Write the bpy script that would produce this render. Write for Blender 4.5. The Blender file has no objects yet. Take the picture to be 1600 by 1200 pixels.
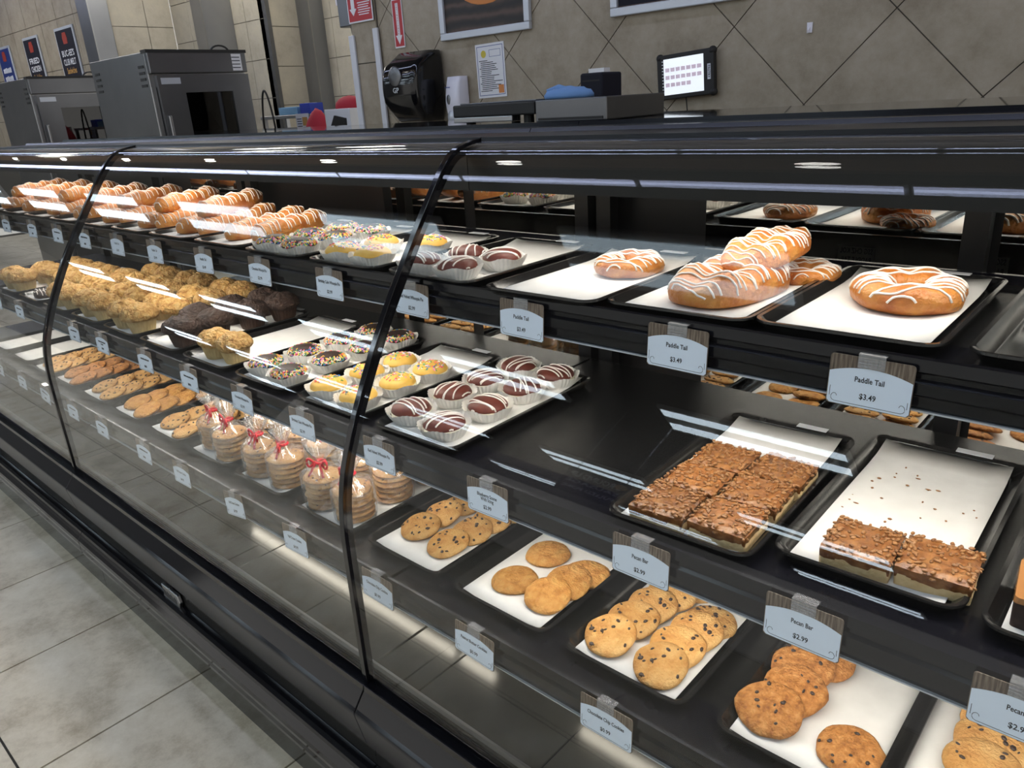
import bpy, bmesh, math, random
from mathutils import Vector, Matrix
from mathutils.bvhtree import BVHTree
sc = bpy.context.scene
COL = sc.collection
PI = math.pi

# ------------------------------------------------------------------ camera
cam_d = bpy.data.cameras.new('camera'); cam = bpy.data.objects.new('camera', cam_d); COL.objects.link(cam)
cam_d.sensor_fit = 'HORIZONTAL'; cam_d.sensor_width = 36.0; cam_d.lens = 1177.45 / 1600 * 36.0
cam_d.clip_start = 0.02; cam_d.clip_end = 100
rt = Vector((0.7430, 0.6667, -0.0580)); dn = Vector((0.1942, -0.2977, -0.9347)); fw = Vector((-0.6405, 0.6833, -0.3507))
M = Matrix.Identity(4)
for i in range(3):
    M[i][0] = rt[i]; M[i][1] = -dn[i]; M[i][2] = -fw[i]
M[0][3], M[1][3], M[2][3] = 0.0, 0.0, 1.5
cam.matrix_world = M
sc.camera = cam

# ------------------------------------------------------------------ world, exposure
w = bpy.data.worlds.new('World'); sc.world = w; w.use_nodes = True
w.node_tree.nodes['Background'].inputs[0].default_value = (1.0, 0.97, 0.92, 1)
w.node_tree.nodes['Background'].inputs[1].default_value = 0.45
sc.view_settings.view_transform = 'Standard'; sc.view_settings.look = 'None'
sc.view_settings.exposure = 0.82; sc.view_settings.gamma = 1.0
sc.view_settings.use_curve_mapping = False
sc.cycles.transparent_max_bounces = 32
sc.cycles.max_bounces = 12; sc.cycles.glossy_bounces = 6
sc.cycles.caustics_reflective = False; sc.cycles.caustics_refractive = False

L_TUBE = 9.5       # store ceiling fluorescents
L_STRIP = 7.0      # slim strips beside the soffit band
L_CANOPY = 5.6    # strip under the case canopy
L_SHELF = 21.0      # strips under the shelves
L_DOWN = 18.0      # recessed downlights over the staff side
L_KITCHEN = 7.0

# ------------------------------------------------------------------ materials
MATS = {}
def nodes_of(name):
    m = bpy.data.materials.new(name); m.use_nodes = True
    nt = m.node_tree; b = nt.nodes['Principled BSDF']
    MATS[name] = m
    return m, nt, b
def setp(b, col=None, rough=None, metal=None, spec=None, **kw):
    if col is not None: b.inputs['Base Color'].default_value = (*col, 1)
    if rough is not None: b.inputs['Roughness'].default_value = rough
    if metal is not None: b.inputs['Metallic'].default_value = metal
    if spec is not None: b.inputs['Specular IOR Level'].default_value = spec
    for k, v in kw.items(): b.inputs[k].default_value = v
def plain(name, col, rough=.5, metal=0., spec=.5, **kw):
    m, nt, b = nodes_of(name); setp(b, col, rough, metal, spec, **kw); return m
def tex(nt, kind, scale, detail=4., coord='Object', **kw):
    tc = nt.nodes.new('ShaderNodeTexCoord'); t = nt.nodes.new(kind)
    t.inputs['Scale'].default_value = scale
    if 'Detail' in t.inputs: t.inputs['Detail'].default_value = detail
    for k, v in kw.items(): t.inputs[k].default_value = v
    if coord == 'World':
        g = nt.nodes.new('ShaderNodeNewGeometry'); nt.links.new(g.outputs['Position'], t.inputs['Vector'])
    else: nt.links.new(tc.outputs[coord], t.inputs['Vector'])
    return t
def ramp(nt, src, stops):
    r = nt.nodes.new('ShaderNodeValToRGB')
    while len(r.color_ramp.elements) > 1: r.color_ramp.elements.remove(r.color_ramp.elements[-1])
    r.color_ramp.elements[0].position = stops[0][0]; r.color_ramp.elements[0].color = (*stops[0][1], 1)
    for p, c in stops[1:]:
        e = r.color_ramp.elements.new(p); e.color = (*c, 1)
    nt.links.new(src, r.inputs['Fac']); return r
def bump(nt, b, src, strength, dist=.002):
    n = nt.nodes.new('ShaderNodeBump'); n.inputs['Strength'].default_value = strength; n.inputs['Distance'].default_value = dist
    nt.links.new(src, n.inputs['Height']); nt.links.new(n.outputs['Normal'], b.inputs['Normal']); return n
def noisy(name, c1, c2, scale, rough=.6, bscale=None, bstr=.4, bdist=.002, detail=6., spec=.4, c3=None, metal=0., lo=.3, hi=.7, coord='Object', **kw):
    m, nt, b = nodes_of(name); setp(b, None, rough, metal, spec, **kw)
    t = tex(nt, 'ShaderNodeTexNoise', scale, detail, coord)
    if detail > 8: t.inputs['Roughness'].default_value = .74
    st = [(lo, c1), (hi, c2)] if c3 is None else [(lo, c1), ((lo + hi) / 2, c2), (hi, c3)]
    r = ramp(nt, t.outputs['Fac'], st); nt.links.new(r.outputs['Color'], b.inputs['Base Color'])
    if bscale:
        t2 = tex(nt, 'ShaderNodeTexNoise', bscale, 5., coord); bump(nt, b, t2.outputs['Fac'], bstr, bdist)
    return m
def emit(name, col, s):
    m, nt, b = nodes_of(name)
    setp(b, (.8, .8, .8), .4); b.inputs['Emission Color'].default_value = (*col, 1); b.inputs['Emission Strength'].default_value = s
    return m
def see_through(name, f0, tint, rough=0.0, gloss=(1, 1, 1), bscale=None, bstr=.5, haze=0.0):
    m = bpy.data.materials.new(name); m.use_nodes = True; nt = m.node_tree; nt.nodes.clear(); MATS[name] = m
    N = nt.nodes.new; lk = nt.links.new
    out = N('ShaderNodeOutputMaterial'); mix = N('ShaderNodeMixShader'); tr = N('ShaderNodeBsdfTransparent'); gl = N('ShaderNodeBsdfGlossy')
    tr.inputs[0].default_value = (*tint, 1); gl.inputs['Color'].default_value = (*gloss, 1); gl.inputs['Roughness'].default_value = rough
    ge = N('ShaderNodeNewGeometry'); dot = N('ShaderNodeVectorMath'); dot.operation = 'DOT_PRODUCT'
    lk(ge.outputs['Normal'], dot.inputs[0]); lk(ge.outputs['Incoming'], dot.inputs[1])
    def mth(op, a, bb=None, v=None):
        n = N('ShaderNodeMath'); n.operation = op; lk(a, n.inputs[0])
        if bb is not None: lk(bb, n.inputs[1])
        if v is not None: n.inputs[1].default_value = v
        return n.outputs[0]
    c = mth('ABSOLUTE', dot.outputs['Value'])
    inv = N('ShaderNodeMath'); inv.operation = 'SUBTRACT'; inv.inputs[0].default_value = 1.0; lk(c, inv.inputs[1])
    p = mth('POWER', inv.outputs[0], v=5.0); q = mth('MULTIPLY', p, v=1 - f0); fz = mth('ADD', q, v=f0)
    lk(fz, mix.inputs[0]); lk(tr.outputs[0], mix.inputs[1]); lk(gl.outputs[0], mix.inputs[2])
    last = mix
    if bscale:
        t = tex(nt, 'ShaderNodeTexNoise', bscale, 3.); bn = N('ShaderNodeBump'); bn.inputs['Strength'].default_value = bstr; bn.inputs['Distance'].default_value = .004
        lk(t.outputs['Fac'], bn.inputs['Height']); lk(bn.outputs['Normal'], gl.inputs['Normal'])
    if haze:
        mx = N('ShaderNodeMixShader'); df = N('ShaderNodeBsdfDiffuse'); df.inputs[0].default_value = (.9, .9, .9, 1)
        mx.inputs[0].default_value = haze; lk(mix.outputs[0], mx.inputs[1]); lk(df.outputs[0], mx.inputs[2]); last = mx
    lk(last.outputs[0], out.inputs[0])
    return m

plain('black_gloss', (.006, .006, .008), .09, 0, .5)
plain('black_rail', (.005, .005, .008), .20, 0, .35)
plain('black_satin', (.006, .006, .007), .35, 0, .3)
noisy('black_shelf', (.006, .006, .007), (.010, .010, .010), 60, .27, 900, .35, .0008, spec=.35)
noisy('tray_black', (.009, .009, .010), (.016, .015, .014), 30, .17, 260, .10, .001, spec=.5)
noisy('deck_grey', (.030, .031, .030), (.040, .041, .039), 9, .16, 500, .05, .0006, spec=.5)
noisy('kick_grey', (.020, .020, .020), (.028, .028, .027), 5, .10, 300, .03, .0005, spec=.5)
plain('rail_blue', (.009, .009, .014), .26, 0, .45)
see_through('case_glass', .0155, (.965, .975, .97))
m = plain('mirror', (.62, .61, .58), .015, 1.0)
plain('ledge_black', (.02, .02, .02), .03, 0, .9)
emit('led_blue', (.60, .68, 1.0), 1.15)
emit('led_canopy', (1.0, .93, .84), L_CANOPY)
emit('led_shelf', (1.0, .93, .84), L_SHELF); emit('led_low', (1.0, .93, .84), L_SHELF * .68)
emit('led_deck', (1.0, .90, .74), 8.0)
emit('tube_white', (.74, .88, 1.0), L_TUBE); emit('tube_dim', (.70, .87, 1.0), L_TUBE * .36); emit('strip_white', (.62, .70, 1.0), L_STRIP)  # first-row lamps get a dimmed copy to soften their glare on the glass
emit('down_white', (1.0, .97, .90), L_DOWN)
emit('kitchen_white', (1.0, .96, .88), L_KITCHEN)
plain('ceiling_dark', (.10, .10, .10), .9)
plain('soffit_brown', (.42, .28, .19), .55)
noisy('parchment', (.70, .68, .65), (.77, .75, .72), 35, .75, 160, .25, .0008, spec=.2)
noisy('steel', (.30, .305, .315), (.38, .385, .395), 3, .30, None, metal=1.0)
noisy('steel_dark', (.13, .135, .145), (.19, .195, .205), 2, .30, None, metal=.9)
noisy('steel_duct', (.26, .27, .29), (.34, .35, .37), 2, .32, None, metal=.9)
plain('white_plastic', (.72, .72, .80), .35)
plain('white_paint', (.62, .64, .68), .5)
plain('frame_silver', (.52, .55, .60), .35, .3)
plain('black_plastic', (.006, .006, .007), .10, 0, .5)
plain('ink', (.015, .017, .025), .7)
plain('rubber', (.008, .008, .008), .6)
plain('card_blue', (.76, .84, .97), .45)
plain('card_white', (.66, .70, .78), .5)
plain('red_sign', (.42, .012, .02), .4)
plain('white_sign', (.70, .71, .74), .5)
plain('orange_print', (.60, .22, .06), .6)
plain('yellow_print', (.55, .45, .05), .6)
plain('blue_print', (.07, .10, .28), .6)
plain('poster_dark', (.012, .012, .020), .7, 0, .2)
plain('poster_blue', (.015, .035, .17), .4)
plain('poster_red', (.30, .03, .015), .5)
plain('poster_gold', (.55, .30, .08), .5)
plain('cloth_blue', (.12, .24, .48), .9)
plain('blue_box', (.02, .05, .42), .5)
plain('cyan_box', (.20, .42, .62), .6)
plain('red_cloth', (.40, .012, .03), .7)
plain('olive_box', (.26, .22, .05), .6)
see_through('clear_clip', .10, (.86, .85, .88), .12, haze=.12)
see_through('film', .13, (.975, .97, .96), .12, (1, 1, 1), 40, 1.0, haze=.085)
see_through('oven_glass', .06, (.25, .25, .25))
noisy('tile_floor', (.36, .292, .20), (.60, .525, .405), 4.5, .34, 60, .12, .002, c3=(.71, .64, .52), lo=.33, hi=.68, detail=9, coord='World')
noisy('tile_wall', (.215, .176, .122), (.315, .270, .200), 5.0, .5, 45, .25, .003, c3=(.39, .34, .265), lo=.30, hi=.70, detail=9, coord='World')
noisy('tile_far', (.33, .295, .23), (.43, .395, .325), 3.0, .5, 45, .25, .003, c3=(.50, .46, .36), lo=.30, hi=.70, detail=9, coord='World')
plain('grout', (.055, .050, .045), .9)
plain('grout_wall', (.10, .09, .075), .9)
# wood photo printed along the top of the price cards
def _wood():
    m, nt, b = nodes_of('card_wood'); setp(b, None, .45)
    wv = tex(nt, 'ShaderNodeTexNoise', 1.0, 5.); mp = nt.nodes.new('ShaderNodeMapping'); mp.inputs['Scale'].default_value = (330, 60, 22)
    src = wv.inputs['Vector'].links[0].from_socket; nt.links.new(src, mp.inputs['Vector']); nt.links.new(mp.outputs['Vector'], wv.inputs['Vector'])
    r = ramp(nt, wv.outputs['Fac'], [(.30, (.035, .024, .018)), (.48, (.13, .09, .065)), (.62, (.24, .185, .14)), (.75, (.34, .28, .22))])
    nt.links.new(r.outputs['Color'], b.inputs['Base Color'])
_wood()
# baked goods
noisy('cookie', (.47, .205, .052), (.62, .325, .100), 42, .62, 230, .8, .0055, c3=(.70, .42, .16), spec=.25)
noisy('cookie_pb', (.42, .17, .036), (.58, .27, .068), 60, .6, 140, 1.0, .008, c3=(.66, .36, .11), spec=.25)
noisy('cookie_oat', (.27, .095, .022), (.46, .185, .045), 90, .6, 210, 1.0, .005, c3=(.60, .29, .09), spec=.3)
plain('chocolate', (.030, .012, .007), .32)
noisy('choc_cake', (.020, .010, .008), (.040, .020, .014), 60, .55, 180, .5, .0015)
noisy('red_velvet', (.095, .020, .013), (.145, .032, .020), 45, .5, 140, .45, .0012)
noisy('yellow_cake', (.62, .36, .06), (.74, .47, .11), 40, .55, 150, .35, .001)
plain('icing', (.84, .78, .72), .38)
plain('cream', (.82, .78, .62), .5)
noisy('cup_paper', (.74, .72, .68), (.80, .78, .75), 20, .7, None)
noisy('muffin_cup', (.48, .34, .15), (.60, .45, .22), 50, .7, None)
noisy('muffin_cup_dark', (.035, .018, .012), (.06, .03, .02), 50, .6, None)
noisy('crumb', (.40, .18, .045), (.66, .38, .12), 60, .7, 95, 1.0, .022, c3=(.74, .50, .22))
noisy('choc_muffin', (.028, .014, .010), (.07, .036, .024), 55, .6, 95, 1.0, .020)
noisy('pastry', (.36, .090, .013), (.52, .175, .030), 28, .36, 110, .7, .006, c3=(.60, .26, .055), spec=.5)
noisy('pecan_top', (.15, .048, .013), (.27, .105, .032), 60, .22, 130, .9, .003, c3=(.36, .165, .055), spec=.55)
noisy('pecan_nut', (.19, .070, .018), (.36, .165, .052), 90, .28, 200, .5, .001, spec=.5)
noisy('bar_crust', (.56, .38, .18), (.70, .52, .28), 80, .7, 200, .8, .002)
plain('caramel', (.34, .15, .05), .25)
def vary(name, lo, hi):
    # each baked piece comes out of the oven a little lighter or darker
    nt = MATS[name].node_tree; b = nt.nodes['Principled BSDF']; src = b.inputs['Base Color'].links[0].from_socket
    oi = nt.nodes.new('ShaderNodeObjectInfo'); mr = nt.nodes.new('ShaderNodeMapRange'); mr.inputs['To Min'].default_value = lo; mr.inputs['To Max'].default_value = hi
    hs = nt.nodes.new('ShaderNodeHueSaturation'); nt.links.new(oi.outputs['Random'], mr.inputs['Value']); nt.links.new(mr.outputs['Result'], hs.inputs['Value'])
    nt.links.new(src, hs.inputs['Color']); nt.links.new(hs.outputs['Color'], b.inputs['Base Color'])
for n_ in ('cookie', 'cookie_pb', 'cookie_oat', 'crumb', 'pastry', 'pecan_top', 'choc_muffin'): vary(n_, .80, 1.10)
SPR = ['spr_%d' % i for i in range(7)]
for n, c in zip(SPR, [(.80, .05, .12), (.85, .45, .03), (.86, .72, .08), (.82, .80, .76), (.03, .16, .50), (.75, .22, .42), (.08, .35, .12)]): plain(n, c, .35)
plain('ribbon_red', (.62, .015, .03), .3)

# ------------------------------------------------------------------ mesh helpers
class MB:
    def __init__(s): s.v = []; s.f = []; s.m = []
    def add(s, vs, fs, mi=0):
        o = len(s.v); s.v += [tuple(v) for v in vs]
        for f in fs: s.f.append(tuple(i + o for i in f)); s.m.append(mi)
        return s
    def box(s, x0, x1, y0, y1, z0, z1, mi=0):
        return s.add([(x0, y0, z0), (x1, y0, z0), (x1, y1, z0), (x0, y1, z0), (x0, y0, z1), (x1, y0, z1), (x1, y1, z1), (x0, y1, z1)],
                     [(3, 2, 1, 0), (4, 5, 6, 7), (0, 1, 5, 4), (1, 2, 6, 5), (2, 3, 7, 6), (3, 0, 4, 7)], mi)
    def prism(s, poly, a0, a1, axis='x', mi=0):
        # poly: counter-clockwise in (y,z) for x, (x,z) for y, (x,y) for z
        n = len(poly)
        def P(a, p): return (a, p[0], p[1]) if axis == 'x' else ((p[0], a, p[1]) if axis == 'y' else (p[0], p[1], a))
        vs = [P(a0, p) for p in poly] + [P(a1, p) for p in poly]
        fs = [tuple(range(n - 1, -1, -1)), tuple(range(n, 2 * n))] + [(i, (i + 1) % n, n + (i + 1) % n, n + i) for i in range(n)]
        return s.add(vs, fs, mi)
    def loft(s, loops, cap0=True, cap1=True, mi=0, closed=True):
        n = len(loops[0]); vs = [p for L in loops for p in L]; fs = []
        for k in range(len(loops) - 1):
            for i in range(n if closed else n - 1):
                j = (i + 1) % n
                fs.append((k * n + i, k * n + j, (k + 1) * n + j, (k + 1) * n + i))
        if cap0: fs.append(tuple(range(n - 1, -1, -1)))
        if cap1: fs.append(tuple((len(loops) - 1) * n + i for i in range(n)))
        return s.add(vs, fs, mi)
    def tube(s, pts, r, seg=6, mi=0, taper=None):
        pts = [Vector(p) for p in pts]; loops = []; up = Vector((0, 0, 1))
        for i, p in enumerate(pts):
            t = (pts[min(i + 1, len(pts) - 1)] - pts[max(i - 1, 0)])
            t = t.normalized() if t.length > 1e-9 else Vector((1, 0, 0))
            a = t.cross(up); a = a.normalized() if a.length > 1e-4 else t.cross(Vector((0, 1, 0))).normalized()
            b = a.cross(t); rr = r * (taper[i] if taper else 1)
            loops.append([p + a * (math.cos(2 * PI * k / seg) * rr) + b * (math.sin(2 * PI * k / seg) * rr) for k in range(seg)])
        return s.loft(loops, mi=mi)
    def lathe(s, prof, seg=24, mi=0, c=(0, 0, 0), cap0=True, cap1=True, wob=None):
        loops = []
        for (r, z) in prof:
            loops.append([(c[0] + r * (wob(2 * PI * k / seg, z) if wob else 1) * math.cos(2 * PI * k / seg),
                           c[1] + r * (wob(2 * PI * k / seg, z) if wob else 1) * math.sin(2 * PI * k / seg), c[2] + z) for k in range(seg)])
        return s.loft(loops, cap0, cap1, mi)
    def blob(s, c, r, seg=8, rings=5, mi=0, rot=None):
        vs = []; c = Vector(c)
        for i in range(1, rings):
            a = PI * i / rings
            for k in range(seg):
                b = 2 * PI * k / seg
                vs.append(Vector((r[0] * math.sin(a) * math.cos(b), r[1] * math.sin(a) * math.sin(b), -r[2] * math.cos(a))))
        vs += [Vector((0, 0, -r[2])), Vector((0, 0, r[2]))]
        if rot: vs = [rot @ v for v in vs]
        fs = []
        for i in range(rings - 2):
            for k in range(seg): fs.append((i * seg + k, i * seg + (k + 1) % seg, (i + 1) * seg + (k + 1) % seg, (i + 1) * seg + k))
        b0 = (rings - 1) * seg
        for k in range(seg):
            fs.append((b0, (k + 1) % seg, k)); fs.append((b0 + 1, (rings - 2) * seg + k, (rings - 2) * seg + (k + 1) % seg))
        return s.add([v + c for v in vs], fs, mi)
    def mesh(s, name, mats, smooth=False):
        me = bpy.data.meshes.new(name); me.from_pydata(s.v, [], s.f)
        for mm in ([mats] if isinstance(mats, str) else mats): me.materials.append(MATS[mm])
        me.polygons.foreach_set('material_index', s.m)
        if smooth: me.polygons.foreach_set('use_smooth', [True] * len(s.f))
        me.update(); return me
    def build(s, name, mats, parent=None, smooth=False, bevel=0, seg=2, solid=0, world=True):
        me = s.mesh(name, mats, smooth); o = bpy.data.objects.new(name, me); COL.objects.link(o)
        if parent is not None:
            o.parent = parent
            if world:
                off = Vector((0, 0, 0)); q = parent
                while q is not None: off += q.location; q = q.parent
                me.transform(Matrix.Translation(-off))
        if solid:
            md = o.modifiers.new('thickness', 'SOLIDIFY'); md.thickness = solid; md.offset = 0
        if bevel:
            md = o.modifiers.new('bevel', 'BEVEL'); md.width = bevel; md.segments = seg; md.limit_method = 'ANGLE'; md.angle_limit = math.radians(40)
        return o

def tag(o, label=None, cat=None, group=None, kind=None):
    if label: o['label'] = label
    if cat: o['category'] = cat
    if group: o['group'] = group
    if kind: o['kind'] = kind
    return o
def thing(name, label, cat, loc=(0, 0, 0), rot=(0, 0, 0), group=None):
    o = bpy.data.objects.new(name, None); COL.objects.link(o); o.empty_display_size = .02
    o.location = loc; o.rotation_euler = rot
    return tag(o, label, cat, group)
def dup(root, loc, rot=(0, 0, 0), label=None, group=None, scale=1.0):
    r = root.copy(); COL.objects.link(r); r.location = loc; r.rotation_euler = rot; r.scale = (scale,) * 3 if not isinstance(scale, tuple) else scale
    if label: r['label'] = label
    if group: r['group'] = group
    for ch in list(root.children):
        c = ch.copy(); COL.objects.link(c); c.parent = r
        for g in list(ch.children):
            d = g.copy(); COL.objects.link(d); d.parent = c
    return r
class Stock:
    """variants of one kind; place() uses the master itself first, then copies"""
    def __init__(s, makers): s.makers = makers; s.first = [None] * len(makers); s.n = 0
    def place(s, loc, rot, label, group, scale=1.0, v=None):
        i = (s.n if v is None else v) % len(s.makers); s.n += 1
        if s.first[i] is None:
            r = s.makers[i](); s.first[i] = r; r.location = loc; r.rotation_euler = rot; r.scale = (scale,) * 3 if not isinstance(scale, tuple) else scale
            r['label'] = label; r['group'] = group; return r
        return dup(s.first[i], loc, rot, label, group, scale)
def rrect(x0, x1, y0, y1, r, z, n=5):
    out = []
    for cx, cy, a0 in ((x1 - r, y1 - r, 0), (x0 + r, y1 - r, PI / 2), (x0 + r, y0 + r, PI), (x1 - r, y0 + r, 1.5 * PI)):
        for k in range(n + 1):
            a = a0 + PI / 2 * k / n; out.append((cx + r * math.cos(a), cy + r * math.sin(a), z))
    return out
def clip_poly(poly, inside, cut):
    out = []
    for i in range(len(poly)):
        a, b = poly[i], poly[(i + 1) % len(poly)]; ia, ib = inside(a), inside(b)
        if ia: out.append(a)
        if ia != ib: out.append(cut(a, b))
    return out
def clip_rect(poly, x0, x1, z0, z1):
    for ax, lim, sg in ((0, x0, 1), (0, x1, -1), (1, z0, 1), (1, z1, -1)):
        if not poly: return poly
        def cut(a, b, ax=ax, lim=lim):
            t = (lim - a[ax]) / (b[ax] - a[ax]); return (a[0] + t * (b[0] - a[0]), a[1] + t * (b[1] - a[1]))
        poly = clip_poly(poly, lambda p: (p[ax] - lim) * sg >= 0, cut)
    return poly
_text = {}
def text_mesh(s, mat, size=1.0):
    key = (s, mat)
    if key in _text: return _text[key]
    cu = bpy.data.curves.new('lettering', 'FONT'); cu.body = s; cu.align_x = 'CENTER'; cu.align_y = 'CENTER'; cu.size = size; cu.resolution_u = 2; cu.offset = .020
    o = bpy.data.objects.new('lettering', cu); COL.objects.link(o)
    dg = bpy.context.evaluated_depsgraph_get(); me = bpy.data.meshes.new_from_object(o.evaluated_get(dg))
    bpy.data.objects.remove(o); bpy.data.curves.remove(cu)
    me.name = 'lettering'; me.materials.clear(); me.materials.append(MATS[mat])
    xs = [v.co.x for v in me.vertices]; wd = max(xs) - min(xs)
    _text[key] = (me, wd); return me, wd
def lettering(s, mat, parent, loc, width=None, height=.01, rot=(PI / 2, 0, 0), name='lettering'):
    me, wd = text_mesh(s, mat); o = bpy.data.objects.new(name, me); COL.objects.link(o); o.parent = parent
    sy = height / .72; sx = width / wd if width else sy
    o.scale = (sx, sy, 1); o.location = loc; o.rotation_euler = rot
    return o

# ================================================================== THE SETTING
rnd = random.Random(5)
def struct(o): o['kind'] = 'structure'; return o
def piece(me, name, parent, loc):
    o = bpy.data.objects.new(name, me); COL.objects.link(o); o.parent = parent; o.location = loc; return o
# floor: slab with one tile object for each tile in reach, the rest as one part
floor = struct(MB().box(-14, 3, -5, 6, -.06, -.005).build('floor', 'grout'))
TP = .49
ftile = MB().box(0, TP - .006, 0, TP - .006, -.006, 0).mesh('floor_tile', 'tile_floor')
far = MB(); x_0, y_0 = -1.908 + .003, .180 + .003
for i in range(-25, 10):
    for j in range(-10, 12):
        x, y = x_0 + i * TP, y_0 + j * TP
        if x > 2.4 or x < -13.8: continue
        if -7.5 < x < 1.2 and -2.4 < y < .6: piece(ftile, 'tile', floor, (x, y, 0))
        else: far.box(x, x + TP - .006, y, y + TP - .006, -.006, 0)
o = far.build('distant_tiles', 'tile_floor', floor); o['kind'] = 'stuff'
# staff-side back wall, tiles set on the diagonal
wall_back = struct(MB().box(-3.80, 2.6, 3.108, 3.25, 0, 3.25).build('wall_back', 'grout_wall'))
DG = .613
full = MB(); hd = DG / 2 - .003
def tile_prism(poly): return MB().prism([(p[0], p[1]) for p in poly], 3.1, 3.112, 'y')
dia = tile_prism([(-hd, 0), (0, -hd), (hd, 0), (0, hd)]).mesh('wall_tile', 'tile_wall')
for k in range(-6, 8):
    for mz in range(-2, 5):
        for half in (0, 1):
            cx = -1.252 + DG * k + (DG / 2 if half else 0); cz = 1.422 + DG / 2 + DG * mz - (DG / 2 if half else 0)
            poly = [(cx - hd, cz), (cx, cz - hd), (cx + hd, cz), (cx, cz + hd)]
            cl = clip_rect(poly, -3.795, 2.6, .6, 3.25)
            if len(cl) < 3: continue
            if cx - hd >= -3.795 and cx + hd <= 2.6 and cz - hd >= .6 and cz + hd <= 3.25: piece(dia, 'tile', wall_back, (cx, 0, cz))
            else: tile_prism(cl).build('tile', 'tile_wall', wall_back)
# tiled pillars and kitchen walls further left (square tiles)
def tiled_wall(name, a, b, z0, z1, tile, mat, ph=0.):
    """wall face from a=(x,y) to b=(x,y); the tiled side is on the right when walking a->b reversed"""
    ax, ay = a; bx, by = b; L = math.hypot(bx - ax, by - ay); ux, uy = (bx - ax) / L, (by - ay) / L; nx, ny = uy, -ux
    base = MB(); q = [(ax - nx * .008, ay - ny * .008), (bx - nx * .008, by - ny * .008), (bx - nx * .12, by - ny * .12), (ax - nx * .12, ay - ny * .12)]
    base.prism(q, z0, z1, 'z'); root = struct(base.build(name, 'grout_wall'))
    t = -ph
    while t < L - .02:
        s0, s1 = max(t, 0) + .003, min(t + tile, L) - .003; z = z0
        while z < z1 - .02 and s1 > s0 + .02:
            zz0, zz1 = z + .003, min(z + tile, z1) - .003
            if zz1 > 1.25 or tile > 5:
                P = lambda sv, d: (ax + ux * sv + nx * d, ay + uy * sv + ny * d)
                MB().prism([P(s0, -.01), P(s0, 0), P(s1, 0), P(s1, -.01)][::-1], zz0, zz1, 'z').build('tile', mat, root)
            z += tile
        t += tile
    return root
tiled_wall('wall_pillar', (-4.04, 3.09), (-3.80, 3.09), .46, 3.25, .435, 'tile_wall')
tiled_wall('wall_left', (-13.5, 3.1), (-8.04, 3.1), .30, 3.25, .44, 'tile_wall')
tiled_wall('wall_kitchen_1', (-7.82, 3.26), (-7.82, 3.85), .35, 3.25, .335, 'tile_far')
tiled_wall('wall_kitchen_2', (-7.82, 3.85), (-7.38, 3.85), .20, 3.25, .335, 'tile_far')
tiled_wall('wall_kitchen_3', (-7.20, 4.13), (-6.62, 4.13), .32, 3.25, .335, 'tile_far', .1)
tiled_wall('wall_kitchen_4', (-6.60, 4.13), (-6.60, 4.47), .25, 3.25, .335, 'tile_far')
tiled_wall('wall_kitchen_5', (-6.42, 4.60), (-5.0, 4.60), .30, 3.25, .335, 'tile_far', .2)
for n, (x0, x1, y0, y1) in enumerate([(-8.06, -7.80, 3.08, 3.26), (-7.38, -7.18, 3.83, 4.13), (-6.62, -6.40, 4.45, 4.62)]):
    tr_ = struct(MB().box(x0, x1, y0, y1, .0, 3.25).build('trim_%d' % (n + 1), 'steel_duct', bevel=.006))
    MB().box(x1 - .006, x1 + .004, y0 - .004, y0 + .006, .0, 3.25).build('corner_bead', 'steel', tr_)
struct(MB().box(-6.64, -6.585, 4.12, 4.16, 0, 3.25).build('trim_4', 'steel_dark'))
# white corner guards on the pillar
for n, (x0, x1, z1) in enumerate([(-4.06, -4.01, 1.925), (-3.825, -3.78, 1.945)]):
    struct(MB().prism([(x0, 3.075), (x1, 3.075), (x1, 3.089), (x0, 3.089)], .2, z1, 'z').build('trim_%d' % (n + 5), 'white_paint', bevel=.003))
plain('unseen_wall', (.16, .15, .14), .8)
struct(MB().box(-14.15, -14.0, -8, 3.25, 0, 3.33).build('wall_unseen_end', 'unseen_wall'))  # unseen wall, added to keep grazing reflections in the glass dark
# ceilings
struct(MB().box(-14, 3, -8, 3.25, 3.25, 3.33).build('ceiling', 'ceiling_dark'))
struct(MB().box(-14, 3, .70, 1.55, 3.215, 3.252).build('trim_7', 'soffit_brown'))
struct(MB().box(-14, -3.9, 3.25, 6, 3.25, 3.33).build('trim_8', 'ceiling_dark'))
# store ceiling fluorescents: each fixture is a housing with two lamp strips
def fixture(strip=False, dim=False):
    def f():
        t = thing('strip_light' if strip else 'fluorescent_fixture', '', 'ceiling light')
        if strip:
            MB().box(-.54, .54, -.05, .05, -.03, 0).build('housing', 'white_paint', t, world=False, bevel=.004)
            MB().box(-.53, .53, -.035, .035, -.038, -.029).build('diffuser', 'strip_white', t, world=False)
        else:
            MB().box(-.62, .62, -.20, .20, -.05, 0).build('housing', 'white_paint', t, world=False, bevel=.006)
            for sy in (-.105, .105): MB().box(-.60, .60, sy - .050, sy + .050, -.060, -.049).build('lamp_strip', 'tube_dim' if dim else 'tube_white', t, world=False, bevel=.004)
        return t
    return f
FX = Stock([fixture(), fixture(dim=True)]); SX = Stock([fixture(True)])
for q, yy in enumerate((-.35, -2.35, -4.35, -6.35)):
    for k in range(7):
        FX.place((.30 - 2.15 * k, yy, 3.2495), (0, 0, 0), 'white two-lamp ceiling fixture in the %s row out from the bakery case' % ('first', 'second', 'third', 'fourth')[q], 'ceiling fixtures, row %d' % (q + 1), v=1 if q == 0 else 0)
for yy, nm in ((.395, 'in front of'), (2.30, 'behind')):
    for k in range(13):
        SX.place((.87 - 1.095 * k, yy, 3.2495), (0, 0, 0), 'slim ceiling strip light in the row %s the brown soffit band' % nm, 'strip lights %s the soffit band' % nm)
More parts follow.
